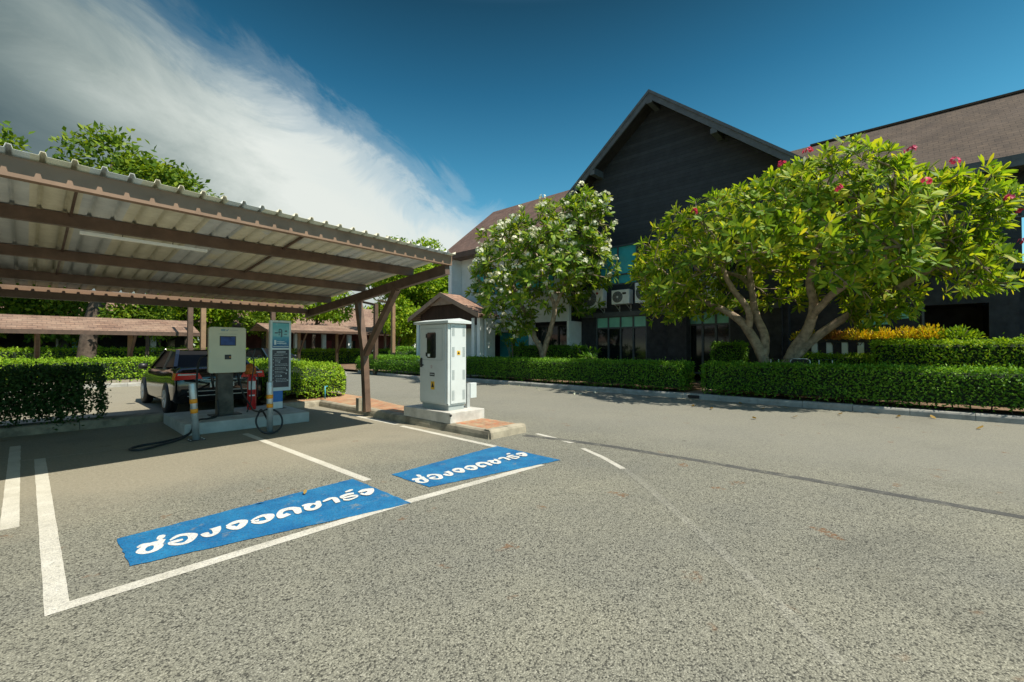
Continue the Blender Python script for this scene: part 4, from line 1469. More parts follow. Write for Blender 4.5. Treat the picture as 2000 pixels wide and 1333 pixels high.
def frangipani(label, name, cat, base, limbs, tips, mat, per, Lr, bark=BARK, flowers=None, group='frangipani trees in front of the dark building'):
    t = thing(name, label, cat, base, 0, group)
    m = M()
    roots = []
    for pts, rads in limbs:
        P = bez(pts, 6)
        R = np.interp(np.linspace(0, 1, len(P)), np.linspace(0, 1, len(rads)), rads)
        P = [p + Vector((random.uniform(-.012, .012), random.uniform(-.012, .012), 0)) for p in P]
        m.tube(P, list(R), 10)
        for i in range(len(P) // 2, len(P), 2):
            roots.append((tuple(P[i]), 0.35 * (len(P) - 1 - i) / len(P), 0))
    # the limb nodes are roots already as thick as the limb itself
    dirs = twig_net(m, roots, tips)
    m.build('trunk', bark, t)
    out = tips - np.mean(tips, 0)
    out[:, 2] = out[:, 2] * 0.8 + 0.5
    dd = unit(dirs * 0.5 + unit(out) * 0.7 + np.array([0, 0, 0.35]) + rng.normal(0, 0.22, tips.shape))
    b, ax, nr, L, Wd = rosettes(tips, dd, per, Lr, (0.115, 0.16))
    leaf_cloud('crown', b, ax, nr, L, Wd, mat, t, 'long', 0.22)
    return t, dd


def lumpy_dome(n, c, r, zmin, shift=(0, 0), inner=0.25, seed=1, amp=0.14, freq=3.0):
    """points over a lumpy dome, most of them near its skin"""
    g = np.random.default_rng(seed)
    d = unit(g.normal(size=(n * 3, 3)))
    d = d[d[:, 2] > zmin][:n]
    k = np.where(g.random(len(d)) < inner, g.uniform(0.45, 0.85, len(d)), g.uniform(0.88, 1.03, len(d)))
    lump = 1 + amp * (np.sin(d[:, 0] * freq * 2 + 1.0) * np.sin(d[:, 1] * freq * 2.3 + 0.5) + 0.6 * np.sin(d[:, 2] * freq * 3 + d[:, 1] * 4))
    p = d * (k * lump)[:, None] * np.array(r)
    p[:, 0] += shift[0] * np.clip(p[:, 2], 0, None) / r[2]
    p[:, 1] += shift[1] * np.clip(p[:, 2], 0, None) / r[2]
    return p + np.array(c)


# ------------------------------------------------------------------ frangipani trees by the building
# broad tree with pink flowers; local coordinates about its base
BX, BY = 14.95, 2.80
tips = lumpy_dome(1750, (-0.35, 0.20, 3.15), (2.9, 4.72, 3.42), -0.10, (0.0, -1.0), 0.20, 3, 0.09)
low = lumpy_dome(110, (-0.4, -0.2, 2.75), (2.0, 2.6, 0.7), -1.0, (0, 0), 0.5, 5)
lowr = lumpy_dome(60, (0.1, -2.3, 2.45), (0.8, 0.85, 0.5), -1.0, (0, 0), 0.5, 6)
lowl = lumpy_dome(80, (-0.6, 2.9, 3.0), (1.2, 1.4, 0.75), -1.0, (0, 0), 0.5, 8)
skirt = (tips[:, 2] < 3.75) & (tips[:, 1] > -1.3) & (tips[:, 1] < 2.1) & (tips[:, 0] < 2.0)
tips = np.concatenate([tips[~skirt], low[low[:, 1] > 2.0], lowr, lowl]) * 0.965
tips = tips[~(((BY + tips[:, 1]) / (BX + tips[:, 0]) > 0.475) & (tips[:, 2] < 3.75))]
limbs = [
    ([(0.0, 0.40, 0.0), (-0.02, 0.38, 0.5), (-0.05, 0.52, 1.2), (-0.1, 0.95, 2.05), (-0.2, 1.45, 2.5), (-0.4, 2.3, 2.95), (-0.6, 3.2, 3.3)], [0.18, 0.165, 0.15, 0.13, 0.10, 0.075, 0.06]),
    ([(-0.04, 0.46, 1.1), (0.1, 0.46, 1.7), (0.15, 0.72, 2.5), (0.3, 0.85, 3.3), (0.5, 1.0, 4.3)], [0.14, 0.13, 0.11, 0.09, 0.06]),
    ([(-0.08, 0.85, 1.95), (-0.3, 0.80, 2.5), (-0.5, 1.25, 3.3), (-0.8, 1.5, 4.2)], [0.11, 0.10, 0.08, 0.06]),
    ([(0.05, -0.05, 0.0), (0.05, -0.10, 0.7), (0.02, -0.35, 1.35), (-0.05, -0.68, 1.9), (-0.1, -0.82, 2.6), (0.0, -0.72, 3.3), (0.1, -1.0, 4.4)], [0.20, 0.175, 0.16, 0.14, 0.12, 0.10, 0.06]),
    ([(0.05, -0.16, 0.9), (0.2, -0.66, 1.5), (0.3, -1.35, 2.1), (0.4, -2.4, 2.8), (0.3, -3.3, 3.4)], [0.15, 0.13, 0.11, 0.09, 0.06]),
    ([(-0.1, -0.76, 2.2), (-0.5, -1.3, 2.8), (-0.8, -2.2, 3.4), (-1.1, -2.8, 4.0)], [0.10, 0.09, 0.07, 0.05]),
    ([(0.3, 0.85, 3.2), (0.9, 1.3, 3.7), (1.3, 2.2, 4.1)], [0.09, 0.07, 0.05]),
]
tree2, dd2 = frangipani('broad frangipani with pink flowers and two crooked grey trunks', 'frangipani_tree', 'tree', (BX, BY, 0.13), limbs, tips, PLUM, 11, (0.17, 0.31))


def flowers(parent, pts, nper, size, rad, mat, name='flower_cluster', count_as_one=True):
    n = len(pts) * nper
    c = np.repeat(pts, nper, 0)
    d = rand_dirs(n)
    d[:, 2] = np.abs(d[:, 2]) * 0.8 + 0.1
    d = unit(d)
    P, AX, NR = [], [], []
    fc = c + d * rad * rng.uniform(0.4, 1.0, (n, 1))
    ref = unit(rng.normal(size=(n, 3)))
    u = unit(np.cross(d, ref))
    v = np.cross(d, u)
    for k in range(5):
        a = 2 * math.pi * k / 5
        AX.append(u * math.cos(a) + v * math.sin(a) + d * 0.35)
        P.append(fc)
        NR.append(d)
    P, AX, NR = np.concatenate(P), np.concatenate(AX), np.concatenate(NR)
    return leaf_cloud(name, P, AX, NR, size * rng.uniform(0.85, 1.15, len(P)), size * 0.38, mat, parent, 'diamond', 0.1)


# pink clusters sit on the outermost twigs in the directions seen from the lane (y/x, height above the eye/x)
wt = tips + np.array([BX, BY, 0.13])
ang = np.stack([wt[:, 1] / wt[:, 0], (wt[:, 2] - 1.5) / wt[:, 0]], 1)
for ry, rz in [(0.183, 0.362), (0.151, 0.365), (0.009, 0.319), (-0.055, 0.299), (-0.093, 0.213), (0.34, 0.289), (-0.113, 0.194), (-0.002, 0.255), (0.092, 0.263), (-0.126, 0.159)]:
    dd_ = np.hypot(ang[:, 0] - ry, ang[:, 1] - rz)
    k = np.argmin(dd_ + 0.01 * (wt[:, 0] - 13.0))
    flowers(tree2, (tips[k] + unit(dd2[k:k + 1])[0] * 0.22 + np.array([-0.05, -0.05, 0.06]))[None, :], 8, 0.062, 0.11, PINKBLOOM)

# tree with white flowers
CX, CY = 15.0, 11.75
tipsA = lumpy_dome(720, (-0.1, 0.05, 4.85), (2.9, 3.35, 2.8), -0.62, (0.0, -0.3), 0.28, 11, 0.12)
tipsB = lumpy_dome(60, (0.0, -2.2, 7.35), (0.9, 1.2, 0.85), -0.8, (0, 0), 0.4, 12)
tipsC = lumpy_dome(80, (-0.6, 1.5, 2.6), (1.3, 1.2, 0.9), -0.8, (0, 0), 0.4, 13)
tipsA = tipsA[~((tipsA[:, 1] < -1.5) & (tipsA[:, 2] < 4.2)) & ~((tipsA[:, 1] > 2.0) & (tipsA[:, 2] < 3.7))]
tipsC = tipsC[tipsC[:, 1] < 1.95]
tips = np.concatenate([tipsA, tipsB, tipsC]) * 0.94
limbs = [
    ([(0.0, 0.0, 0.0), (0.0, 0.02, 0.6), (0.0, 0.06, 1.2), (-0.05, 0.42, 1.8), (-0.1, 0.62, 2.4), (-0.2, 1.0, 3.2), (-0.3, 1.5, 4.2)], [0.16, 0.14, 0.13, 0.11, 0.10, 0.08, 0.05]),
    ([(0.0, 0.03, 1.0), (0.02, -0.18, 1.6), (0.05, -0.42, 2.3), (0.1, -0.55, 3.1), (0.1, -0.2, 3.9), (0.0, 0.0, 5.0)], [0.12, 0.115, 0.10, 0.09, 0.07, 0.05]),
    ([(0.1, -0.52, 3.0), (0.0, -1.1, 3.9), (0.0, -1.8, 5.2), (0.0, -2.2, 6.8)], [0.08, 0.07, 0.055, 0.04]),
    ([(-0.1, 0.62, 2.3), (-0.5, 1.2, 2.6), (-0.7, 2.0, 2.7)], [0.07, 0.05, 0.035]),
]
tree1, dd1 = frangipani('rounded frangipani with white flower clusters and forked trunk', 'frangipani_tree', 'tree', (CX, CY, 0.13), limbs, tips, PLUM2, 11, (0.23, 0.36))
sel = [i for i in range(len(tips)) if (tips[i] - np.array([0, 0.25, 5.0]))[0] < 0.9 or tips[i][2] > 6.0]
pick = rng.choice(sel, min(len(sel), 300), replace=False)
flowers(tree1, tips[pick] + dd1[pick] * 0.19, 7, 0.075, 0.17, BLOSSOM, 'blossom')

# ------------------------------------------------------------------ hedges
hedge('long clipped dark green hedge between the cabinet and the path gap', 13.28, 14.35, 5.12, 15.4, 0.13, 1.02, HEDGE, 0.06, 2.1, 'clipped hedges along the lane', rag=0.022)
hedge('clipped dark green hedge right of the path gap, under the pink flowering tree', 13.28, 14.35, -9.0, 4.52, 0.13, 1.02, HEDGE, 0.06, 2.1, 'clipped hedges along the lane', rag=0.022)
hedge('bright green hedge in front of the right hand porch, taller than the lane hedge', 15.3, 16.2, -7.0, 0.75, 0.13, 1.66, HEDGEY, 0.065, 1.7, rag=0.04)
hedge('low bright hedge strip below the white posts', 15.7, 16.5, 0.8, 2.75, 0.13, 1.28, HEDGEY, 0.06, 1.8, rag=0.04)
hedge('small leafy hedge block left of the crooked trunks', 16.3, 17.1, 4.2, 5.2, 0.13, 1.66, HEDGE, 0.06, 1.8, rag=0.05)
hedge('dark hedge behind the white flowering tree at the wall', 16.0, 16.7, 10.6, 14.6, 0.13, 1.55, HEDGE, 0.065, 1.8, rag=0.03)
hedge('rounded bushy hedge on the brick island behind the sign', 3.95, 6.22, 11.66, 15.6, 0.142, 1.04, HEDGEY, 0.06, 1.7, round_=0.3, rag=0.05)
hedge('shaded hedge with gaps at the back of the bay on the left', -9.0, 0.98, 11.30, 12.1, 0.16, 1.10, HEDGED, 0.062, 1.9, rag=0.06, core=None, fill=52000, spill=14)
hedge('long sunlit hedge of the far parking row behind the shaded hedge', -20.0, 5.0, 22.5, 23.6, 0.15, 1.04, HEDGEY, 0.085, 1.6, rag=0.03)
hedge('clipped hedge with rounded corner across the lane beyond the cabinet', 12.75, 13.95, 17.3, 24.0, 0.15, 1.02, HEDGE, 0.07, 1.9, round_=0.25, rag=0.03)
hedge('bright green hedge strip in front of the red brown building', 12.0, 32.0, 36.0, 37.6, 0.0, 1.30, HEDGEY, 0.12, 1.5, rag=0.04)
hedge('bright hedge before the dark building on the far left', -8.0, 11.0, 36.0, 37.4, 0.0, 1.42, HEDGEY, 0.12, 1.4, rag=0.05)
hedge('round dark bush behind the corner hedge', 16.6, 18.4, 25.0, 26.8, 0.1, 1.55, HEDGE, 0.09, 1.7, round_=0.5, rag=0.06, name='bush')

# golden shrubs above the white posts
for i, (y, w, h, mt, lab) in enumerate(((2.45, 0.42, 0.40, GOLD, 'yellow shrub above the first white posts'), (1.72, 0.34, 0.34, PINKLEAF, 'coppery orange shrub between two yellow shrubs'), (1.12, 0.50, 0.46, GOLD, 'yellow shrub above the last white posts'), (0.62, 0.4, 0.42, GOLD, 'yellow shrub at the end of the white posts'), (0.05, 0.36, 0.42, GOLD, 'small yellow shrub at the end of the bright hedge'), (-0.42, 0.36, 0.48, GOLD, 'tall yellow shrub behind the bright hedge'), (-0.95, 0.55, 0.40, HEDGEY, 'low green shrub behind the bright hedge by the doorway'))):
    sh = thing('shrub', lab, 'shrub', (16.80, y, 1.72), 0, 'shrubs planted along the terrace')
    n = 420
    d = rand_dirs(n)
    d[:, 2] = np.abs(d[:, 2])
    P = d * np.array([0.24, w, h * 0.85]) * rng.uniform(0.35, 1.0, (n, 1))
    leaf_cloud('leaves', P, unit(d + np.array([0, 0, 0.7]) + rng.normal(0, .4, d.shape)), rand_dirs(n), rng.uniform(0.07, 0.13, n), 0.022, mt, sh)
    m = M()
    for k in range(7):
        a = rng.uniform(0, 6.28)
        m.tube([(0.03 * math.cos(a), 0.03 * math.sin(a), -0.15), (0.15 * math.cos(a), w * 0.6 * math.sin(a), h * 0.6)], 0.008, 5)
    m.build('stems', BARKD, sh)


def spiky(label, x, y, z0, h, n, L, mat, name='shrub'):
    p = thing(name, label, 'plant', (x, y, z0))
    m = M()
    tp, dr = [], []
    for k in range(n):
        a = rng.uniform(0, 6.28)
        r = rng.uniform(0.05, 0.35) * h
        top = (r * math.cos(a), r * math.sin(a), h * rng.uniform(0.5, 0.95))
        m.tube([(0.02 * math.cos(a), 0.02 * math.sin(a), 0), (top[0] * 0.5, top[1] * 0.5, top[2] * 0.6), top], 0.01, 5)
        tp.append(top)
        dr.append((math.cos(a) * 0.4, math.sin(a) * 0.4, 1))
    m.build('stems', BARK, p)
    b, ax, nr, LL, Wd = rosettes(np.array(tp), unit(np.array(dr)), 13, (L * 0.7, L * 1.2), (0.07, 0.1), (0.3, 1.3))
    leaf_cloud('leaves', b, ax, nr, LL, Wd, mat, p, 'long', 0.2)
    return p


spiky('spiky leafed shrub behind the hedge below the air conditioners', 15.9, 10.15, 0.13, 1.75, 12, 0.30, HEDGE)
spiky('dark leafy plant before the teal glass by the porch', 16.0, 14.4, 0.13, 1.9, 14, 0.30, HEDGE)

# ------------------------------------------------------------------ fallen leaves and petals on the lane
for i, (x, y, lab) in enumerate(((11.4, 4.1, 0), (12.2, 1.2, 1), (11.9, 2.7, 1), (11.2, 3.6, 0), (12.6, 0.2, 0), (11.7, -0.9, 1), (12.3, 5.6, 0), (11.0, 1.9, 0), (12.75, 3.3, 0), (12.8, -0.4, 0), (10.3, 2.4, 0), (12.6, 2.2, 0), (1.55, 4.62 + 0.0, 2), (1.9, 4.55, 2))):
    s = 0.11 if lab != 2 else 0.05
    P = np.array([[0, 0, 0.012]])
    a = rng.uniform(0, 6.28)
    o = leaf_cloud('fallen_leaf', P, np.array([[math.cos(a), math.sin(a), 0.12]]), np.array([[0.1, 0.1, 1.0]]), s * 1.4, s * 0.35, DRYLEAF, None, 'long', -0.25)
    o.location = (x, y, 0.0 if lab != 2 else 0.008)
    tag(o, 'dry yellow brown leaf fallen on the lane near the kerb' if lab != 2 else 'tiny dry leaf fallen on the blue panel', 'leaf', 'dry leaves on the lane' if lab != 2 else 'dry leaves on the blue panel')
for i in range(16):
    x, y = rng.uniform(11.6, 12.95), rng.uniform(7.5, 14.0)
    o = flowers(None, np.array([[0, 0, 0.0]]), 1, 0.045, 0.0, BLOSSOM, 'fallen_blossom')
    o.location = (x, y, 0.035)
    tag(o, 'white blossom fallen on the lane beside the kerb', 'flower', 'white blossoms on the lane')

# ------------------------------------------------------------------ main building
ob = thing('office_building', 'dark two storey building with steep brown gabled roofs', 'building', (18.0, 7.9, 0))
OB = Vector((18.0, 7.9, 0))


def bp(m, name, mat, parent=None, bevel=0.0):
    o = m.build(name, mat, parent or ob, bevel)
    if parent is None:
        o.location = -OB
    return o


SL = 0.825
GX = 17.2
AY, AZ = 7.88, 12.14


def gz(y):
    return AZ - SL * abs(y - AY)


GW = 18.0                     # gable wall face
LW = 16.95                    # left wing wall face
# upper gable wall with a strip of windows cut out of it, built from boxes and polygons
yl, yr = 11.75, 3.35
wz0, wz1 = 4.35, 6.15         # upper window strip
m = M()
m.prism_x([(yr, wz1), (yl, wz1), (yl, gz(yl) - 0.2), (AY, AZ - 0.2), (yr, gz(yr) - 0.2)], GW, GW + 0.2)
for a, b in ((yr, 4.4), (8.55, 8.85), (10.75, yl)):
    m.box(GW, GW + 0.2, a, b, wz0, wz1)
m.box(GW, GW + 0.2, yr, yl, 2.98, wz0)
bp(m, 'gable_wall', SIDING)
edges = [yl, 10.98, 8.42, 7.15, 5.05, yr]
for a, b in ((edges[1], edges[0]), (edges[3], edges[2]), (edges[5], edges[4])):
    bp(M().box(GW, GW + 0.2, a, b, 0.1, 2.98), 'wall_pier', DARKWALL)
bp(M().box(GW - 0.02, GW + 0.2, 8.425, 10.975, 0.1, 0.45), 'window_base', DARKWALL)
bp(M().box(GW - 0.45, GW - 0.003, 6.55, 7.3, 0.1, 2.915), 'buttress', DARKWALL)
m = M().box(GW - 0.06, GW - 0.002, yr, yl, 2.92, 3.12)
bp(m, 'floor_band', TRIM)
m = M().box(LW + 0.0, GW + 0.1, yl + 0.002, yl + 0.12, 0.1, 2.75)
bp(m, 'corner_post', WHITEW)
m = M().box(LW + 0.205, GW + 0.2, yl + 0.125, yl + 0.25, 2.75, 7.6)
bp(m, 'return_wall', DARKWALL)
m = M()
m.box(GW + 0.205, 19.6, yr - 0.16, yr - 0.002, 0.1, 8.2)
bp(m, 'return_wall', DARKWALL)


def window(y0, y1, z0, z1, x, cols, rows, pmat, frame=0.06, fmat=TRIM, depth=0.12, label=None, mats=None):
    """framed window facing -x; the panes are its sub-part"""
    w = M()
    w.box(x, x + depth, y0, y1, z0, z0 + frame)
    w.box(x, x + depth, y0, y1, z1 - frame, z1)
    for i in range(cols + 1):
        yy = y0 + (y1 - y0 - frame) * i / cols
        w.box(x + 0.002, x + depth - 0.002, yy, yy + frame, z0 + frame, z1 - frame)
    for r in rows:
        w.box(x + 0.004, x + depth - 0.004, y0 + frame, y1 - frame, r - frame / 2, r + frame / 2)
    o = bp(w, 'window', fmat)
    if label:
        o['label'] = label
    pm_ = M()
    pm_.box(x + depth * 0.55, x + depth * 0.55 + 0.012, y0 + 0.01, y1 - 0.01, z0 + 0.01, (rows[0] if rows and mats else z1 - 0.01))
    pm_.build('pane', pmat, o)
    if mats:
        q = M()
        for i in range(cols):
            ya = y0 + (y1 - y0 - frame) * i / cols + frame
            yb = y0 + (y1 - y0 - frame) * (i + 1) / cols
            q.box(x + depth * 0.4, x + depth * 0.4 + 0.012, ya, yb, rows[0] + frame / 2, z1 - frame)
        q.build('blind', mats, o)
    return o


window(8.85, 10.75, wz0, wz1, GW, 2, [4.82], TEAL, label='teal curtained upper window behind the white flowering tree')
window(4.4, 8.55, wz0, wz1, GW, 4, [4.82], DGLASS)
window(8.42, 10.98, 0.45, 2.95, GW + 0.05, 4, [2.40], DGLASS, 0.07, mats=BLIND, label='dark ground floor window with four green blinds on top')
window(5.05, 7.15, 0.45, 2.98, GW + 0.05, 4, [2.42], DGLASS, 0.07, mats=BLIND)
# dim room seen through the glass front: floor and back wall
m = M()
m.box(GW + 2.6, GW + 2.7, 2.2, 11.9, 0.1, 7.9)
m.box(GW + 0.25, GW + 2.6, 3.4, 11.7, 0.02, 0.12)
bp(m, 'inner_wall', DARKWALL)

# roofs
th = 0.16


def roof_slab(m, pts, thick=0.16):
    """pts: four corners of the upper surface, counter-clockwise from above"""
    vs = [tuple(p) for p in pts] + [(p[0], p[1], p[2] - thick) for p in pts]
    n = len(pts)
    fs = [tuple(range(n)), tuple(range(2 * n - 1, n - 1, -1))] + [(i, n + i, n + (i + 1) % n, (i + 1) % n) for i in range(n)]
    m.add(vs, fs)
    return m


RXB = 23.5
m = M()
lft, rgt = 12.3, 2.2
roof_slab(m, [(GX, AY, AZ), (RXB, AY, AZ), (RXB, lft, gz(lft)), (GX, lft, gz(lft))])
roof_slab(m, [(GX, AY, AZ), (GX, rgt, gz(rgt)), (RXB, rgt, gz(rgt)), (RXB, AY, AZ)])
ROOFG = brick_mat('gable_shingles', (0.084, 0.063, 0.047), (0.106, 0.080, 0.059), (0.050, 0.038, 0.030), 0.26, 0.115, 1.0, 0.008, axes='xz')
bp(m, 'gable_roof', ROOFG)
m = M()
roof_slab(m, [(GX + 0.1, AY, AZ - 0.165), (GW + 0.05, AY, AZ - 0.165), (GW + 0.05, lft, gz(lft) - 0.165), (GX + 0.1, lft, gz(lft) - 0.165)], 0.03)
roof_slab(m, [(GX + 0.1, AY, AZ - 0.165), (GX + 0.1, rgt, gz(rgt) - 0.165), (GW + 0.05, rgt, gz(rgt) - 0.165), (GW + 0.05, AY, AZ - 0.165)], 0.03)
bp(m, 'soffit', SOFFIT)
for yy in (lft, rgt):
    m = M()
    m.prism_x([(AY, AZ + 0.02), (yy, gz(yy) + 0.02), (yy, gz(yy) - 0.34), (AY, AZ - 0.34)], GX - 0.035, GX + 0.03)
    m.prism_x([(AY, AZ + 0.05), (yy, gz(yy) + 0.05), (yy, gz(yy) - 0.08), (AY, AZ - 0.08)], GX - 0.075, GX - 0.037)
    bp(m, 'barge_board', TRIM)
for yy in (7.88, 10.62, 5.35):
    m = M()
    zc = gz(yy) - 0.34
    m.box(GX + 0.032, GW, yy - 0.11, yy + 0.11, zc - 0.16, zc + 0.14)
    m.box(GX - 0.03, GX + 0.031, yy - 0.12, yy + 0.12, zc - 0.17, zc + 0.02)
    bp(m, 'purlin_end', TRIM)

# right wing
EX, EZ = 18.2, 6.78
RX, RZ = 22.1, 10.0
m = M()
roof_slab(m, [(EX, 6.0, EZ), (EX, -9.5, EZ), (RX, -9.5, RZ), (RX, 6.0, RZ)])
roof_slab(m, [(RX, 6.0, RZ), (RX, -9.5, RZ), (RX + 3.9, -9.5, EZ), (RX + 3.9, 6.0, EZ)])
bp(m, 'right_wing_roof', ROOF1)
m = M().box(RX - 0.09, RX + 0.09, -9.5, 3.0, RZ - 0.02, RZ + 0.05)
bp(m, 'ridge_cap', ROOF1)
m = M()
m.box(EX - 0.05, EX - 0.002, -9.5, 2.1, EZ - 0.30, EZ + 0.02)
m.box(EX + 0.0, 19.0, -9.5, 2.1, EZ - 0.22, EZ - 0.165)
bp(m, 'fascia', TRIM)
RW = 19.0
m = M()
m.box(RW, RW + 0.2, -1.98, yr, 3.7, EZ - 0.0)
m.box(RW, 21.5, -2.42, -2.0, 3.7, 5.42)
m.box(RW + 0.02, RW + 0.22, -2.40, -1.98, 3.7, 5.0)
m.box(RW + 0.22, 25.0, -2.2, -2.0, 3.7, EZ + 0.6)
m.box(RW, RW + 0.2, -9.2, -3.5, 3.87, EZ)
bp(m, 'right_wing_wall', SIDING)
window(-2.78, -1.98, 5.22, 6.1, RW - 0.05, 1, [], glass_mat('green_grey_glass', (0.035, 0.05, 0.045)), 0.04)
m = M()
m.box(RW - 0.05, 21.5, -2.78, -1.98, 6.102, EZ - 0.24)
bp(m, 'box_head', SIDING)
PX = 18.6
m = M()
m.box(PX, PX + 0.25, -0.30, 3.34, 0.1, 3.7)
m.box(PX, PX + 0.25, -1.72, -0.301, 2.80, 3.7)
m.box(PX, PX + 0.25, -2.30, -1.721, 0.1, 3.7)
m.box(PX + 0.3, PX + 0.5, -9.0, -2.29, 0.1, 3.9)
m.box(PX - 0.1, PX + 0.26, -9.0, 3.3, 3.702, 3.86)
bp(m, 'porch_wall', DARKWALL)
m = M()
m.box(PX + 1.8, PX + 1.9, -2.3, 1.0, 0.1, 2.9)
m.box(PX + 0.26, PX + 1.8, -0.29, -0.2, 0.1, 2.9)
m.box(PX + 0.26, PX + 1.8, -1.85, -1.75, 0.1, 2.9)
m.box(PX + 0.26, PX + 1.8, -1.7, -0.3, 2.81, 2.9)
bp(m, 'doorway', DARKWALL)
m = M().box(PX - 0.06, PX + 0.05, -0.36, -0.301, 0.1, 2.8)
bp(m, 'door_post', TRIM)
for a, b, c_, d_ in ((0.0, 0.40, 2.42, 2.80), (0.48, 1.25, 2.25, 2.62)):
    m = M().box(PX - 0.012, PX - 0.003, a, b, c_, d_)
    bp(m, 'blind', BLIND)

# left wing
LX, LZ = 16.1, 6.78
LRX, LRZ = 20.6, 10.47
m = M()
roof_slab(m, [(LX, 20.3, LZ), (LX, 11.0, LZ), (LRX, 11.0, LRZ), (LRX, 20.3, LRZ)])
roof_slab(m, [(LRX, 20.3, LRZ), (LRX, 11.0, LRZ), (LRX + 4.5, 11.0, LZ), (LRX + 4.5, 20.3, LZ)])
bp(m, 'left_wing_roof', ROOF2)
m = M().box(LX - 0.05, LX - 0.002, 11.0, 20.3, LZ - 0.26, LZ + 0.02)
m.box(LX, 17.0, 11.8, 20.2, LZ - 0.22, LZ - 0.165)
bp(m, 'fascia', pm('brown_fascia', (0.12, 0.075, 0.06), 0.6, 0.1, 3.0))
LW = 16.95
m = M()
m.box(LW, LW + 0.2, yl + 0.01, 19.3, 5.85, LZ + 0.3)
m.box(LW, LW + 0.2, yl + 0.01, 19.3, 2.75, 4.35)
for a, b in ((yl + 0.01, 12.6), (15.4, 15.9), (18.2, 19.3)):
    m.box(LW, LW + 0.2, a, b, 4.35, 5.85)
m.box(LW + 0.2, 24.0, 19.1, 19.3, 2.75, 7.0)
bp(m, 'left_wing_wall', PALE)
m = M()
m.box(LX + 0.12, LW + 0.1, 19.32, 19.6, 0.1, LZ - 0.24)
bp(m, 'fin_wall', WHITEW)
window(12.6, 15.4, 4.35, 5.85, LW, 3, [], TEAL)
window(15.9, 18.2, 4.35, 5.85, LW, 3, [], TEAL)
m = M()
m.box(LW + 0.6, LW + 0.75, yl + 0.2, 19.2, 0.1, 2.74)
bp(m, 'ground_wall', DARKWALL)
m = M()
m.box(LW + 0.0, LW + 0.55, yl + 0.13, 19.3, 2.70, 2.748)
bp(m, 'soffit', SOFFIT)
for yy in (14.05, 16.9):
    m = M().box(LW - 0.02, LW + 0.22, yy - 0.12, yy + 0.12, 0.1, 2.745)
    bp(m, 'column', WHITEW)
window(14.35, 16.6, 0.15, 2.35, LW + 0.3, 2, [], TEAL, 0.06, BLACK, label='large teal ground floor glass beside the porch')
window(11.95, 13.85, 0.4, 2.6, LW + 0.3, 3, [1.4], DGLASS, 0.06, BLACK)

# air conditioners on the gable wall


def ac_unit(y, z, w, h, label, badge=None):
    a = thing('air_conditioner', label, 'air conditioner', (GW, y, z), 0, 'air conditioner units on the dark gable wall')
    d = 0.36
    bd = M().box(-d - 0.12, -0.12, -w / 2, w / 2, 0, h, 0.012).build('casing', ACWHITE, a)
    xf = -d - 0.12
    r = h * 0.40
    cy = w / 2 - r - 0.05
    g = M()
    g.lathe([(r, -0.001), (r, -0.010), (r - 0.012, -0.014), (0.0, -0.010)], (xf, cy, h / 2), 28, axis='x')
    gr = g.build('fan_grille', ACGRILLE, bd)
    g = M()
    for q in range(1, 7):
        rr = r * q / 7
        ring = [(xf - 0.017, cy + rr * math.cos(t * math.pi / 12), h / 2 + rr * math.sin(t * math.pi / 12)) for t in range(25)]
        g.tube(ring, 0.0045, 4, cap=False)
    for q in range(8):
        a_ = math.pi / 4 * q
        g.tube([(xf - 0.017, cy, h / 2), (xf - 0.017, cy + r * math.cos(a_), h / 2 + r * math.sin(a_))], 0.004, 4)
    g.build('fan_guard', pm('ac_guard', (0.34, 0.35, 0.34), 0.5, 0.05, 4.0), gr)
    M().lathe([(r * 0.2, -0.019), (r * 0.18, -0.024), (0, -0.024)], (xf, cy, h / 2), 16, axis='x').build('hub', ACWHITE, gr)
    if badge == 'red':
        M().lathe([(0.055, -0.002), (0.055, -0.004), (0, -0.004)], (xf, -w * 0.22, h * 0.76), 18, axis='x').build('badge', pm('badge_red', (0.5, 0.05, 0.06), 0.5), bd)
    elif badge:
        M().box(xf - 0.004, xf - 0.001, -w * 0.33, -w * 0.12, h * 0.66, h * 0.8).build('badge', BLACK, bd)
    for s in (-1, 1):
        br = M()
        y_ = s * w * 0.32
        br.box(xf + 0.02, 0.0, y_ - 0.02, y_ + 0.02, -0.045, -0.002)
        br.beam((xf + 0.08, y_, -0.045), (-0.01, y_, -0.26), 0.03, 0.03)
        br.box(-0.02, -0.0, y_ - 0.02, y_ + 0.02, -0.32, -0.046)
        br.build('bracket', SILVER, a)
    return a


ac_unit(10.82, 3.33, 1.08, 0.86, 'large air conditioner with red badge nearest the white flowering tree', 'red')
ac_unit(9.42, 3.43, 0.86, 0.62, 'small air conditioner with dark label between two larger units', 'dark')
ac_unit(8.15, 3.42, 1.15, 0.86, 'large air conditioner half hidden by the edge of the pink flowering tree')
ac_unit(5.95, 3.42, 1.0, 0.80, 'air conditioner mostly hidden behind the crooked branches')

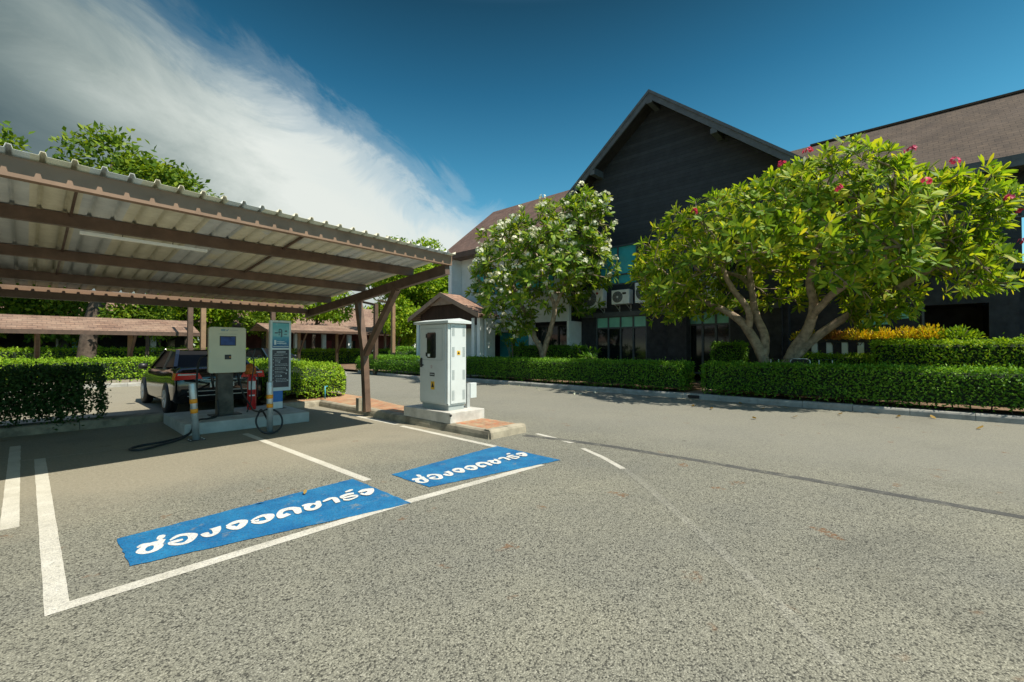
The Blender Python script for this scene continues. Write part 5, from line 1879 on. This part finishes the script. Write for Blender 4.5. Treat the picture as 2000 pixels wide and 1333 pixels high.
# white posts of the terrace and a seat in front
tr = thing('terrace_rail', 'row of short white posts under a dark planter on the terrace', 'railing', (16.9, 1.6, 0.13))
for k in range(6):
    y = 2.62 - 0.385 * k
    local(M().box(16.82, 16.98, y - 0.075, y + 0.075, 0.9, 1.66, 0.006).build('post', WHITEW, tr), Vector((16.9, 1.6, 0.13)))
local(M().box(16.72, 17.1, -1.5, 2.85, 1.662, 1.76).build('planter', DARKWALL, tr), Vector((16.9, 1.6, 0.13)))
local(M().box(16.75, 17.05, -1.5, 2.85, 0.13, 0.899).build('base_wall', DARKWALL, tr), Vector((16.9, 1.6, 0.13)))
gc = thing('garden_chair', 'white framed seat back with dark oval panel behind the hedge', 'seat', (14.75, 2.3, 0.13))
m = M()
pts = []
for k in range(25):
    a = 2 * math.pi * k / 24
    ca, sa = math.cos(a), math.sin(a)
    pts.append((0, 0.24 * math.copysign(abs(ca) ** 0.5, ca), 0.92 + 0.13 * math.copysign(abs(sa) ** 0.5, sa)))
m.tube(pts, 0.014, 6)
for s in (-0.22, 0.22):
    m.tube([(0, s, 0), (0, s, 0.85)], 0.013, 6)
    m.tube([(0.4, s, 0), (0.4, s, 0.45), (0, s, 0.47)], 0.013, 6)
m.build('frame', WHITEW, gc)
m = M()
m.prism_x([(0.22 * math.copysign(abs(math.cos(t)) ** .5, math.cos(t)), 0.92 + 0.115 * math.copysign(abs(math.sin(t)) ** .5, math.sin(t))) for t in [2 * math.pi * (k + .5) / 24 for k in range(24)]], -0.006, 0.006)
m.build('backrest', BLACK, gc)
M().box(-0.02, 0.42, -0.23, 0.23, 0.44, 0.47).build('seat', BLACK, gc)
gr = thing('garden_rail', 'thin dark rail on slim white rods behind the hedge', 'railing', (14.7, 2.4, 0.13))
m = M().tube([(0, 0.75, 1.04), (0, -0.95, 1.04)], 0.008, 6)
m.build('rail', BLACK, gr)
for y in (0.62, 0.42, -0.55, -0.85):
    M().tube([(0, y, 0), (0, y, 1.03)], 0.011, 6).build('rod', WHITEW, gr)
sp = thing('striped_post', 'red and white striped post in the shade near the right edge', 'post', (17.6, -2.32, 0.13))
for k in range(8):
    M().tube([(0, 0, k * 0.25), (0, 0, k * 0.25 + 0.25)], 0.04, 10).build('stripe_band', RED if k % 2 else PAPER, sp)

# ------------------------------------------------------------------ porch (small gabled entrance)
ho = thing('entrance_porch', 'small gabled porch with brown shingles and white columns', 'porch', (14.8, 18.0, 0.1))
HO = Vector((14.8, 18.0, 0.1))


def hp(m, name, mat):
    o = m.build(name, mat, ho)
    o.location = -HO
    return o


hy, hz, hsl = 18.0, 4.34, 0.425
hl, hr = 20.88, 15.11
fx = 14.37


def hzf(y):
    return hz - hsl * abs(y - hy)


m = M()
roof_slab(m, [(fx, hy, hz), (15.75, hy, hz), (15.75, hl, hzf(hl)), (fx, hl, hzf(hl))], 0.1)
roof_slab(m, [(fx, hy, hz), (fx, hr, hzf(hr)), (15.75, hr, hzf(hr)), (15.75, hy, hz)], 0.1)
hp(m, 'roof', ROOF4)
PORB = pm('porch_board', (0.30, 0.20, 0.15), 0.6, 0.12, 4.0)
for yy in (hl, hr):
    m = M()
    m.prism_x([(hy, hz + 0.03), (yy, hzf(yy) + 0.03), (yy, hzf(yy) - 0.21), (hy, hz - 0.21)], fx - 0.04, fx - 0.002)
    hp(m, 'barge_board', PORB)
m = M()
# shingled collar below the apex, then the dark timber gable
m.prism_x([(hy, hz - 0.12), (hy + 1.15, hz - 0.12 - 1.15 * hsl), (hy + 0.95, hz - 0.62), (hy - 0.95, hz - 0.62), (hy - 1.15, hz - 0.12 - 1.15 * hsl)], fx + 0.1, fx + 0.14)
hp(m, 'gable_collar', PORB)
m = M()
m.prism_x([(hl - 0.7, 2.45), (hl - 0.7, hzf(hl - 0.7) - 0.12), (hy, hz - 0.12), (hr + 0.45, hzf(hr + 0.45) - 0.12), (hr + 0.45, 2.75), (hr + 0.9, 2.45)], fx + 0.35, fx + 0.45)
hp(m, 'gable_panel', siding_mat('dark_red_boards', (0.045, 0.022, 0.018), 0.14, 'y'))
m = M().box(fx + 0.3, 15.7, hr + 0.28, hr + 0.36, 2.95, 3.12)
hp(m, 'eave_beam', PORB)
for yy in (15.46, 15.86, 20.4):
    m = M().box(fx + 0.3, fx + 0.52, yy - 0.1, yy + 0.1, 0.1, 2.95)
    hp(m, 'column', WHITEW)
m = M().box(15.6, 15.75, 16.0, 20.4, 0.1, 3.0)
m.box(15.0, 15.6, 15.26, 15.4, 0.1, 2.9)
m.box(15.76, 16.93, 15.6, 20.3, 2.3, 2.65)
hp(m, 'wall', PALE)

# ------------------------------------------------------------------ cars


RIM = pm('alloy_rim', (0.62, 0.63, 0.62), 0.35, 0.05, 6.0)
CARGLASS = glass_mat('car_glass', (0.014, 0.014, 0.014), 0.3, 0.04)


def car(label, loc, rz, group=None, paint=None, scale=1.0):
    c = thing('parked_car', label, 'car', loc, rz, group)
    PA = paint
    # lower body: loft along y, rear bumper at y=0, nose at y=4.66
    key = np.array([(0.0, 0.80, 0.44, 0.78), (0.03, 0.85, 0.33, 0.97), (0.12, 0.89, 0.26, 1.035), (0.35, 0.90, 0.24, 1.055), (0.8, 0.90, 0.22, 1.05), (1.3, 0.905, 0.2, 1.0), (2.4, 0.905, 0.2, 0.98), (3.3, 0.90, 0.2, 0.97), (3.9, 0.88, 0.22, 0.90), (4.4, 0.84, 0.25, 0.80), (4.6, 0.74, 0.30, 0.69), (4.66, 0.62, 0.36, 0.60)])
    yy_ = np.concatenate([np.linspace(0, 0.4, 9), np.linspace(0.6, 4.2, 14), np.linspace(4.3, 4.66, 7)])
    st = [(y,) + tuple(np.interp(y, key[:, 0], key[:, q]) for q in (1, 2, 3)) for y in yy_]
    vs, fs = [], []
    for (y, w, zb, zt) in st:
        hgt = zt - zb
        ringp = [(0.84 * w, zb), (0.95 * w, zb + 0.03 * hgt), (0.99 * w, zb + 0.12 * hgt), (w, zb + 0.35 * hgt), (w * 0.995, zb + 0.58 * hgt), (w * 0.985, zb + 0.70 * hgt), (w * 0.955, zb + 0.84 * hgt), (w * 0.91, zb + 0.94 * hgt), (w * 0.84, zt), (w * 0.45, zt + 0.02)]
        vs += [(-x, y, z) for x, z in ringp] + [(x, y, z) for x, z in ringp[::-1]]
    n = 20
    for i in range(len(st) - 1):
        for k in range(n):
            j = (k + 1) % n
            fs.append((i * n + k, i * n + j, (i + 1) * n + j, (i + 1) * n + k))
    fs.append(tuple(range(n - 1, -1, -1)))
    fs.append(tuple(range((len(st) - 1) * n, len(st) * n)))
    body = M().add(vs, fs, True).build('body', PA, c)
    # cabin: roof skin, pillars, glass
    A = dict(rb=(0.62, 0.76, 1.05), rt=(1.25, 0.60, 1.42), ft=(2.55, 0.60, 1.45), fb=(3.45, 0.76, 0.97))
    def pt(k, s, e=0.0):
        y, w, z = A[k]
        return (s * (w + e), y, z)
    m = M()
    m.add([pt('rt', -1), pt('rt', 1), pt('ft', 1), pt('ft', -1), (0, 1.25, 1.45), (0, 2.55, 1.48), (0, 1.9, 1.495), (-0.60, 1.9, 1.45), (0.60, 1.9, 1.45)], [(0, 4, 6, 7), (4, 1, 8, 6), (7, 6, 5, 3), (6, 8, 2, 5)], True)
    m.build('roof', PA, c)
    for s in (-1, 1):
        m = M()
        for a, b in (('rb', 'rt'), ('ft', 'fb')):
            m.beam(pt(a, s), pt(b, s), 0.07, 0.05)
        m.beam(pt('rt', s), pt('ft', s), 0.05, 0.05)
        m.beam((s * 0.755, 1.9, 0.96), (s * 0.605, 1.85, 1.42), 0.05, 0.06)
        m.build('pillar', PA, c)
        m = M()
        m.add([pt('rb', s, -0.01), pt('fb', s, -0.01), pt('ft', s, -0.01), pt('rt', s, -0.01)], [(0, 1, 2, 3) if s > 0 else (3, 2, 1, 0)])
        m.build('side_window', CARGLASS, c)
        # mirror
        M().lathe([(0.0, -0.10), (0.07, -0.08), (0.085, 0.0), (0.07, 0.08), (0, 0.10)], (s * 1.0, 3.05, 1.02), 10, axis='x').build('wing_mirror', BLACK, c)
    m = M().add([pt('rb', -1), pt('rb', 1), pt('rt', 1), pt('rt', -1)], [(0, 1, 2, 3)])
    m.build('rear_window', CARGLASS, c)
    m = M().add([pt('fb', 1), pt('fb', -1), pt('ft', -1), pt('ft', 1)], [(0, 1, 2, 3)])
    m.build('windscreen', CARGLASS, c)
    TL = pm('tail_red', (0.80, 0.02, 0.015), 0.2, 0.1, 20.0)
    for s in (-1, 1):
        m = M()
        m.prism_y([(s * 0.893, 0.79), (s * 0.865, 0.94), (s * 0.45, 0.93), (s * 0.38, 0.80)], -0.012, 0.26)
        tl = m.build('tail_light', TL, c)
        m = M().prism_y([(s * 0.84, 0.885), (s * 0.83, 0.925), (s * 0.5, 0.915), (s * 0.5, 0.89)], -0.016, -0.0125)
        m.build('lens', PAPER, tl)
    m = M()
    m.box(-0.42, 0.42, -0.02, 0.05, 0.765, 0.785)
    for zz in (0.42, 0.52):  # thin pale lines across the lower bumper
        m.box(-0.66, 0.66, -0.02, 0.02, zz, zz + 0.014)
    m.build('silver_strip', SILVER, c)
    M().box(-0.24, 0.24, -0.012, 0.01, 0.60, 0.71).build('number_plate', PAPER, c)
    M().box(-0.24, 0.24, 4.61, 4.64, 0.42, 0.54).build('number_plate', PAPER, c)
    for s in (-1, 1):
        m = M()
        m.prism_y([(s * 0.80, 0.58), (s * 0.76, 0.74), (s * 0.42, 0.66), (s * 0.45, 0.57)], 4.42, 4.60)
        m.build('headlight', PAPER, c)
    for s in (-1, 1):
        for y in (0.85, 3.65):
            w = M().lathe([(0.20, -0.10), (0.31, -0.10), (0.33, -0.07), (0.33, 0.07), (0.31, 0.10), (0.20, 0.10)], (s * 0.822, y, 0.33), 26, axis='x').build('wheel', RUBBER, c)
            rm = M()
            rm.lathe([(0.21, 0.101 * s), (0.20, 0.107 * s), (0.17, 0.09 * s), (0.0, 0.085 * s)], (s * 0.822, y, 0.33), 20, axis='x')
            for q in range(5):
                a = q * 2 * math.pi / 5
                rm.beam((s * 0.926, y, 0.33), (s * 0.926, y + 0.19 * math.cos(a), 0.33 + 0.19 * math.sin(a)), 0.045, 0.02, up=(1, 0, 0))
            rm.build('rim', RIM, w)
            ar = M().lathe([(0.36, 0.0), (0.36, 0.096 * s)], (s * 0.812, y, 0.345), 26, axis='x')
            ar.build('wheel_arch', BLACK, c)
    return c


CARBLK = pm('black_car_paint', (0.010, 0.011, 0.013), 0.08, 0.1, 2.0, spec=0.8)
CARGRN = pm('dark_green_car_paint', (0.012, 0.022, 0.024), 0.12, 0.1, 2.0, spec=0.8)
car('shiny black sedan with red tail lights parked behind the charger', (3.04, 11.78, 0), 0.0, None, CARBLK)
car('dark car facing the camera beyond the rounded hedge', (8.9, 29.0, 0), math.pi + 0.15, None, CARGRN)

# ------------------------------------------------------------------ far parking row: shingled shelters, posts, long buildings


def shelter(label, x0, x1, y0, y1, zf, zb, posts, diag=True):
    c = thing('shingled_shelter', label, 'shelter', (x0, y0, 0), 0, 'shingled parking shelters of the far row')
    off = Vector((x0, y0, 0))
    m = roof_slab(M(), [(x0, y0, zf), (x1, y0, zf), (x1, y1, zb), (x0, y1, zb)], 0.10)
    local(m.build('roof', ROOF3, c), off)
    m = M().box(x0, x1, y0 - 0.03, y0 - 0.002, zf - 0.16, zf + 0.02)
    local(m.build('fascia', BROWN2, c), off)
    m = roof_slab(M(), [(x1, y1 + 0.002, zb), (x1, y1 + 1.4, zf + 0.1), (x0, y1 + 1.4, zf + 0.1), (x0, y1 + 0.002, zb)], 0.10)
    local(m.build('roof', ROOF3, c), off)
    for px_ in posts:
        m = M().box(px_ - 0.09, px_ + 0.09, y1 - 0.6, y1 - 0.42, 0, zb - 0.25)
        local(m.build('post', TAN, c), off)
        m = M().beam((px_, y1 - 0.5, 1.0), (px_, y0 + 0.3, zf - 0.1), 0.1, 0.1)
        local(m.build('brace', BROWN2, c), off)
    return c


shelter('long shingled parking shelter behind the hedges on the left', -12.0, 5.75, 26.0, 28.4, 2.22, 2.92, (-8.5, -4.5, 0.3, 3.35))
shelter('shingled shelter behind the information sign', 11.2, 21.0, 33.0, 35.2, 2.75, 3.3, (11.8, 14.0, 17.0, 20.0))
shelter('shingled shelter beyond the corner hedge', 22.5, 34.0, 36.0, 38.5, 2.9, 3.6, (23.5, 28.5, 33.0))

for i, (x, y, h, mat_, lab) in enumerate(((5.05, 24.6, 3.6, BROWN2, 'dark square post left of the pale post above the charger'), (5.55, 24.6, 3.6, TAN, 'pale tan post rising above the charger box'), (8.6, 24.6, 3.7, BROWN2, 'dark post above the information sign'), (12.9, 21.8, 3.9, BROWN2, 'dark post beside the carport brace'), (14.25, 22.2, 4.1, TAN, 'pale tan post rising from the corner hedge'))):
    p = thing('timber_post', lab, 'post', (x, y, 0), 0, 'square posts of the far parking row')
    M().box(-0.10, 0.10, -0.10, 0.10, 0, h, 0.01).build('shaft', mat_, p)
    M().beam((0, 0.0, h - 0.04), (0, 1.6, h + 0.25), 0.1, 0.12).build('arm', mat_, p)


def long_house(label, x0, x1, y, h, wallm, ridge, colsp, door=None, n=0):
    b = thing('low_building', label, 'building', (x0, y, 0), 0, 'low buildings beyond the parking rows')
    off = Vector((x0, y, 0))
    local(M().box(x0, x1, y + 2.0, y + 8.0, 0, h).build('wall', wallm, b), off)
    m = roof_slab(M(), [(x0 - 1, y - 0.6, h - 0.25), (x1 + 1, y - 0.6, h - 0.25), (x1 - 2, y + 5, ridge), (x0 + 2, y + 5, ridge)], 0.15)
    roof_slab(m, [(x1 + 1, y - 0.6, h - 0.25), (x1 + 1, y + 10.6, h - 0.25), (x1 - 2, y + 5, ridge)], 0.15)
    roof_slab(m, [(x0 - 1, y + 10.6, h - 0.25), (x0 - 1, y - 0.6, h - 0.25), (x0 + 2, y + 5, ridge)], 0.15)
    local(m.build('roof', ROOF3, b), off)
    local(M().box(x0 - 1, x1 + 1, y - 0.66, y - 0.61, h - 0.5, h - 0.22).build('fascia', BROWN2, b), off)
    x = x0 + 0.5
    k = 0
    while x < x1:
        local(M().box(x - 0.17, x + 0.17, y - 0.1, y + 0.24, 0, h - 0.3).build('column', WHITEW, b), off)
        if door:
            dm = door[k % len(door)]
            local(M().box(x + 0.7, x + 1.7, y + 1.95, y + 1.995, 0, 2.2).build('door', dm, b), off)
        x += colsp
        k += 1
    local(M().box(x0, x1, y + 0.0, y + 0.08, 0.85, 0.93).build('rail', SILVER, b), off)
    return b


REDW = pm('red_brown_wall', (0.10, 0.028, 0.022), 0.7, 0.25, 2.0)
long_house('low red brown building with white columns and hipped roof', 11.0, 36.0, 42.0, 3.3, REDW, 6.0, 2.6, [pm('door_red', (0.22, 0.02, 0.03), 0.5), DGLASS, pm('door_grey', (0.3, 0.3, 0.29), 0.6)])
long_house('low dark building with white columns behind the left shelter', -14.0, 9.0, 43.0, 3.1, DARKWALL, 5.6, 5.0, [DGLASS, TEAL])

# trees
T = bg_tree
T('tall spreading tree rising above the carport roof, farthest left', -2.6, 35.0, 13.0, 4.8, 4.4, 18000, 0.34, FAR2, trunk_r=0.36, nb=22, seed=1)
T('tall dense tree whose crown tops the carport roof beside a thinner one', 2.1, 33.0, 13.9, 5.0, 4.7, 24000, 0.34, FAR2, trunk_r=0.40, nb=30, seed=22, base=3.2, lean=(3.1, 0))
T('leafy tree directly behind the left shelter', -3.5, 39.5, 8.0, 4.2, 3.0, 11000, 0.32, FAR1, seed=3)
T('sunlit tree behind the dark post above the charger', 8.2, 40.5, 8.3, 4.2, 3.2, 12000, 0.32, FAR1, seed=4, base=2.8)
T('low spreading tree between the shelters', 1.5, 40.0, 6.8, 4.0, 2.4, 10000, 0.30, FAR2, seed=5, base=2.4)
T('thin crooked tree with sparse crown by the far sky gap', 17.2, 39.5, 7.4, 2.9, 2.0, 4200, 0.3, FAR1, trunk_r=0.16, seed=6, lean=(1.0, 0), base=4.6)
T('bushy tree behind the information sign', 13.2, 40.0, 7.6, 3.0, 2.6, 8500, 0.3, FAR1, seed=7, base=3.2, trunk_r=0.2)
T('large bright tree towering behind the porch and carport end', 23.2, 33.5, 11.9, 4.6, 4.6, 21000, 0.32, FAR1, seed=8, nb=26, base=2.6, trunk_r=0.3)
T('bright round tree against the white wall of the building', 24.2, 28.6, 8.4, 3.1, 3.1, 12500, 0.28, FAR1, seed=9, nb=18, base=2.2)
T('shrubby tree behind the corner hedge posts', 20.2, 30.5, 5.8, 2.3, 2.2, 7500, 0.26, FAR1, seed=10, base=1.6, trunk_r=0.14)
T('slim dark tree before the red brown building', 12.9, 37.9, 4.9, 1.8, 1.5, 3500, 0.26, FAR2, trunk_r=0.12, seed=12, base=3.0)
T('large dark tree at the left end of the far row', -11.5, 38.5, 9.5, 5.0, 3.8, 12000, 0.34, FAR2, seed=13)
T('young tree with slanting stems before the left shelter columns', 4.6, 32.5, 4.2, 1.9, 1.0, 2600, 0.24, FAR2, trunk_r=0.1, seed=14, base=2.9)

# a soft line of woodland closes the horizon behind the low buildings
n = 26000
px_ = rng.uniform(-45, 75, n)
hh = 5.6 + 1.4 * np.sin(px_ * 0.21) + 1.0 * np.sin(px_ * 0.53 + 1)
hh = hh * np.where((px_ > 18) & (px_ < 30), 0.72, 1.0)
P = np.stack([px_, 62 + rng.uniform(-2.5, 2.5, n) + 0.0 * px_, hh * rng.random(n) ** 0.6], 1)
o = leaf_cloud('woodland', P, rand_dirs(n), unit(rng.normal(size=(n, 3)) + np.array([0, -0.8, 0.6])), rng.uniform(0.5, 1.0, n), 0.24, FAR2, None)
o['kind'] = 'stuff'
o['label'] = 'distant line of green trees closing the horizon'
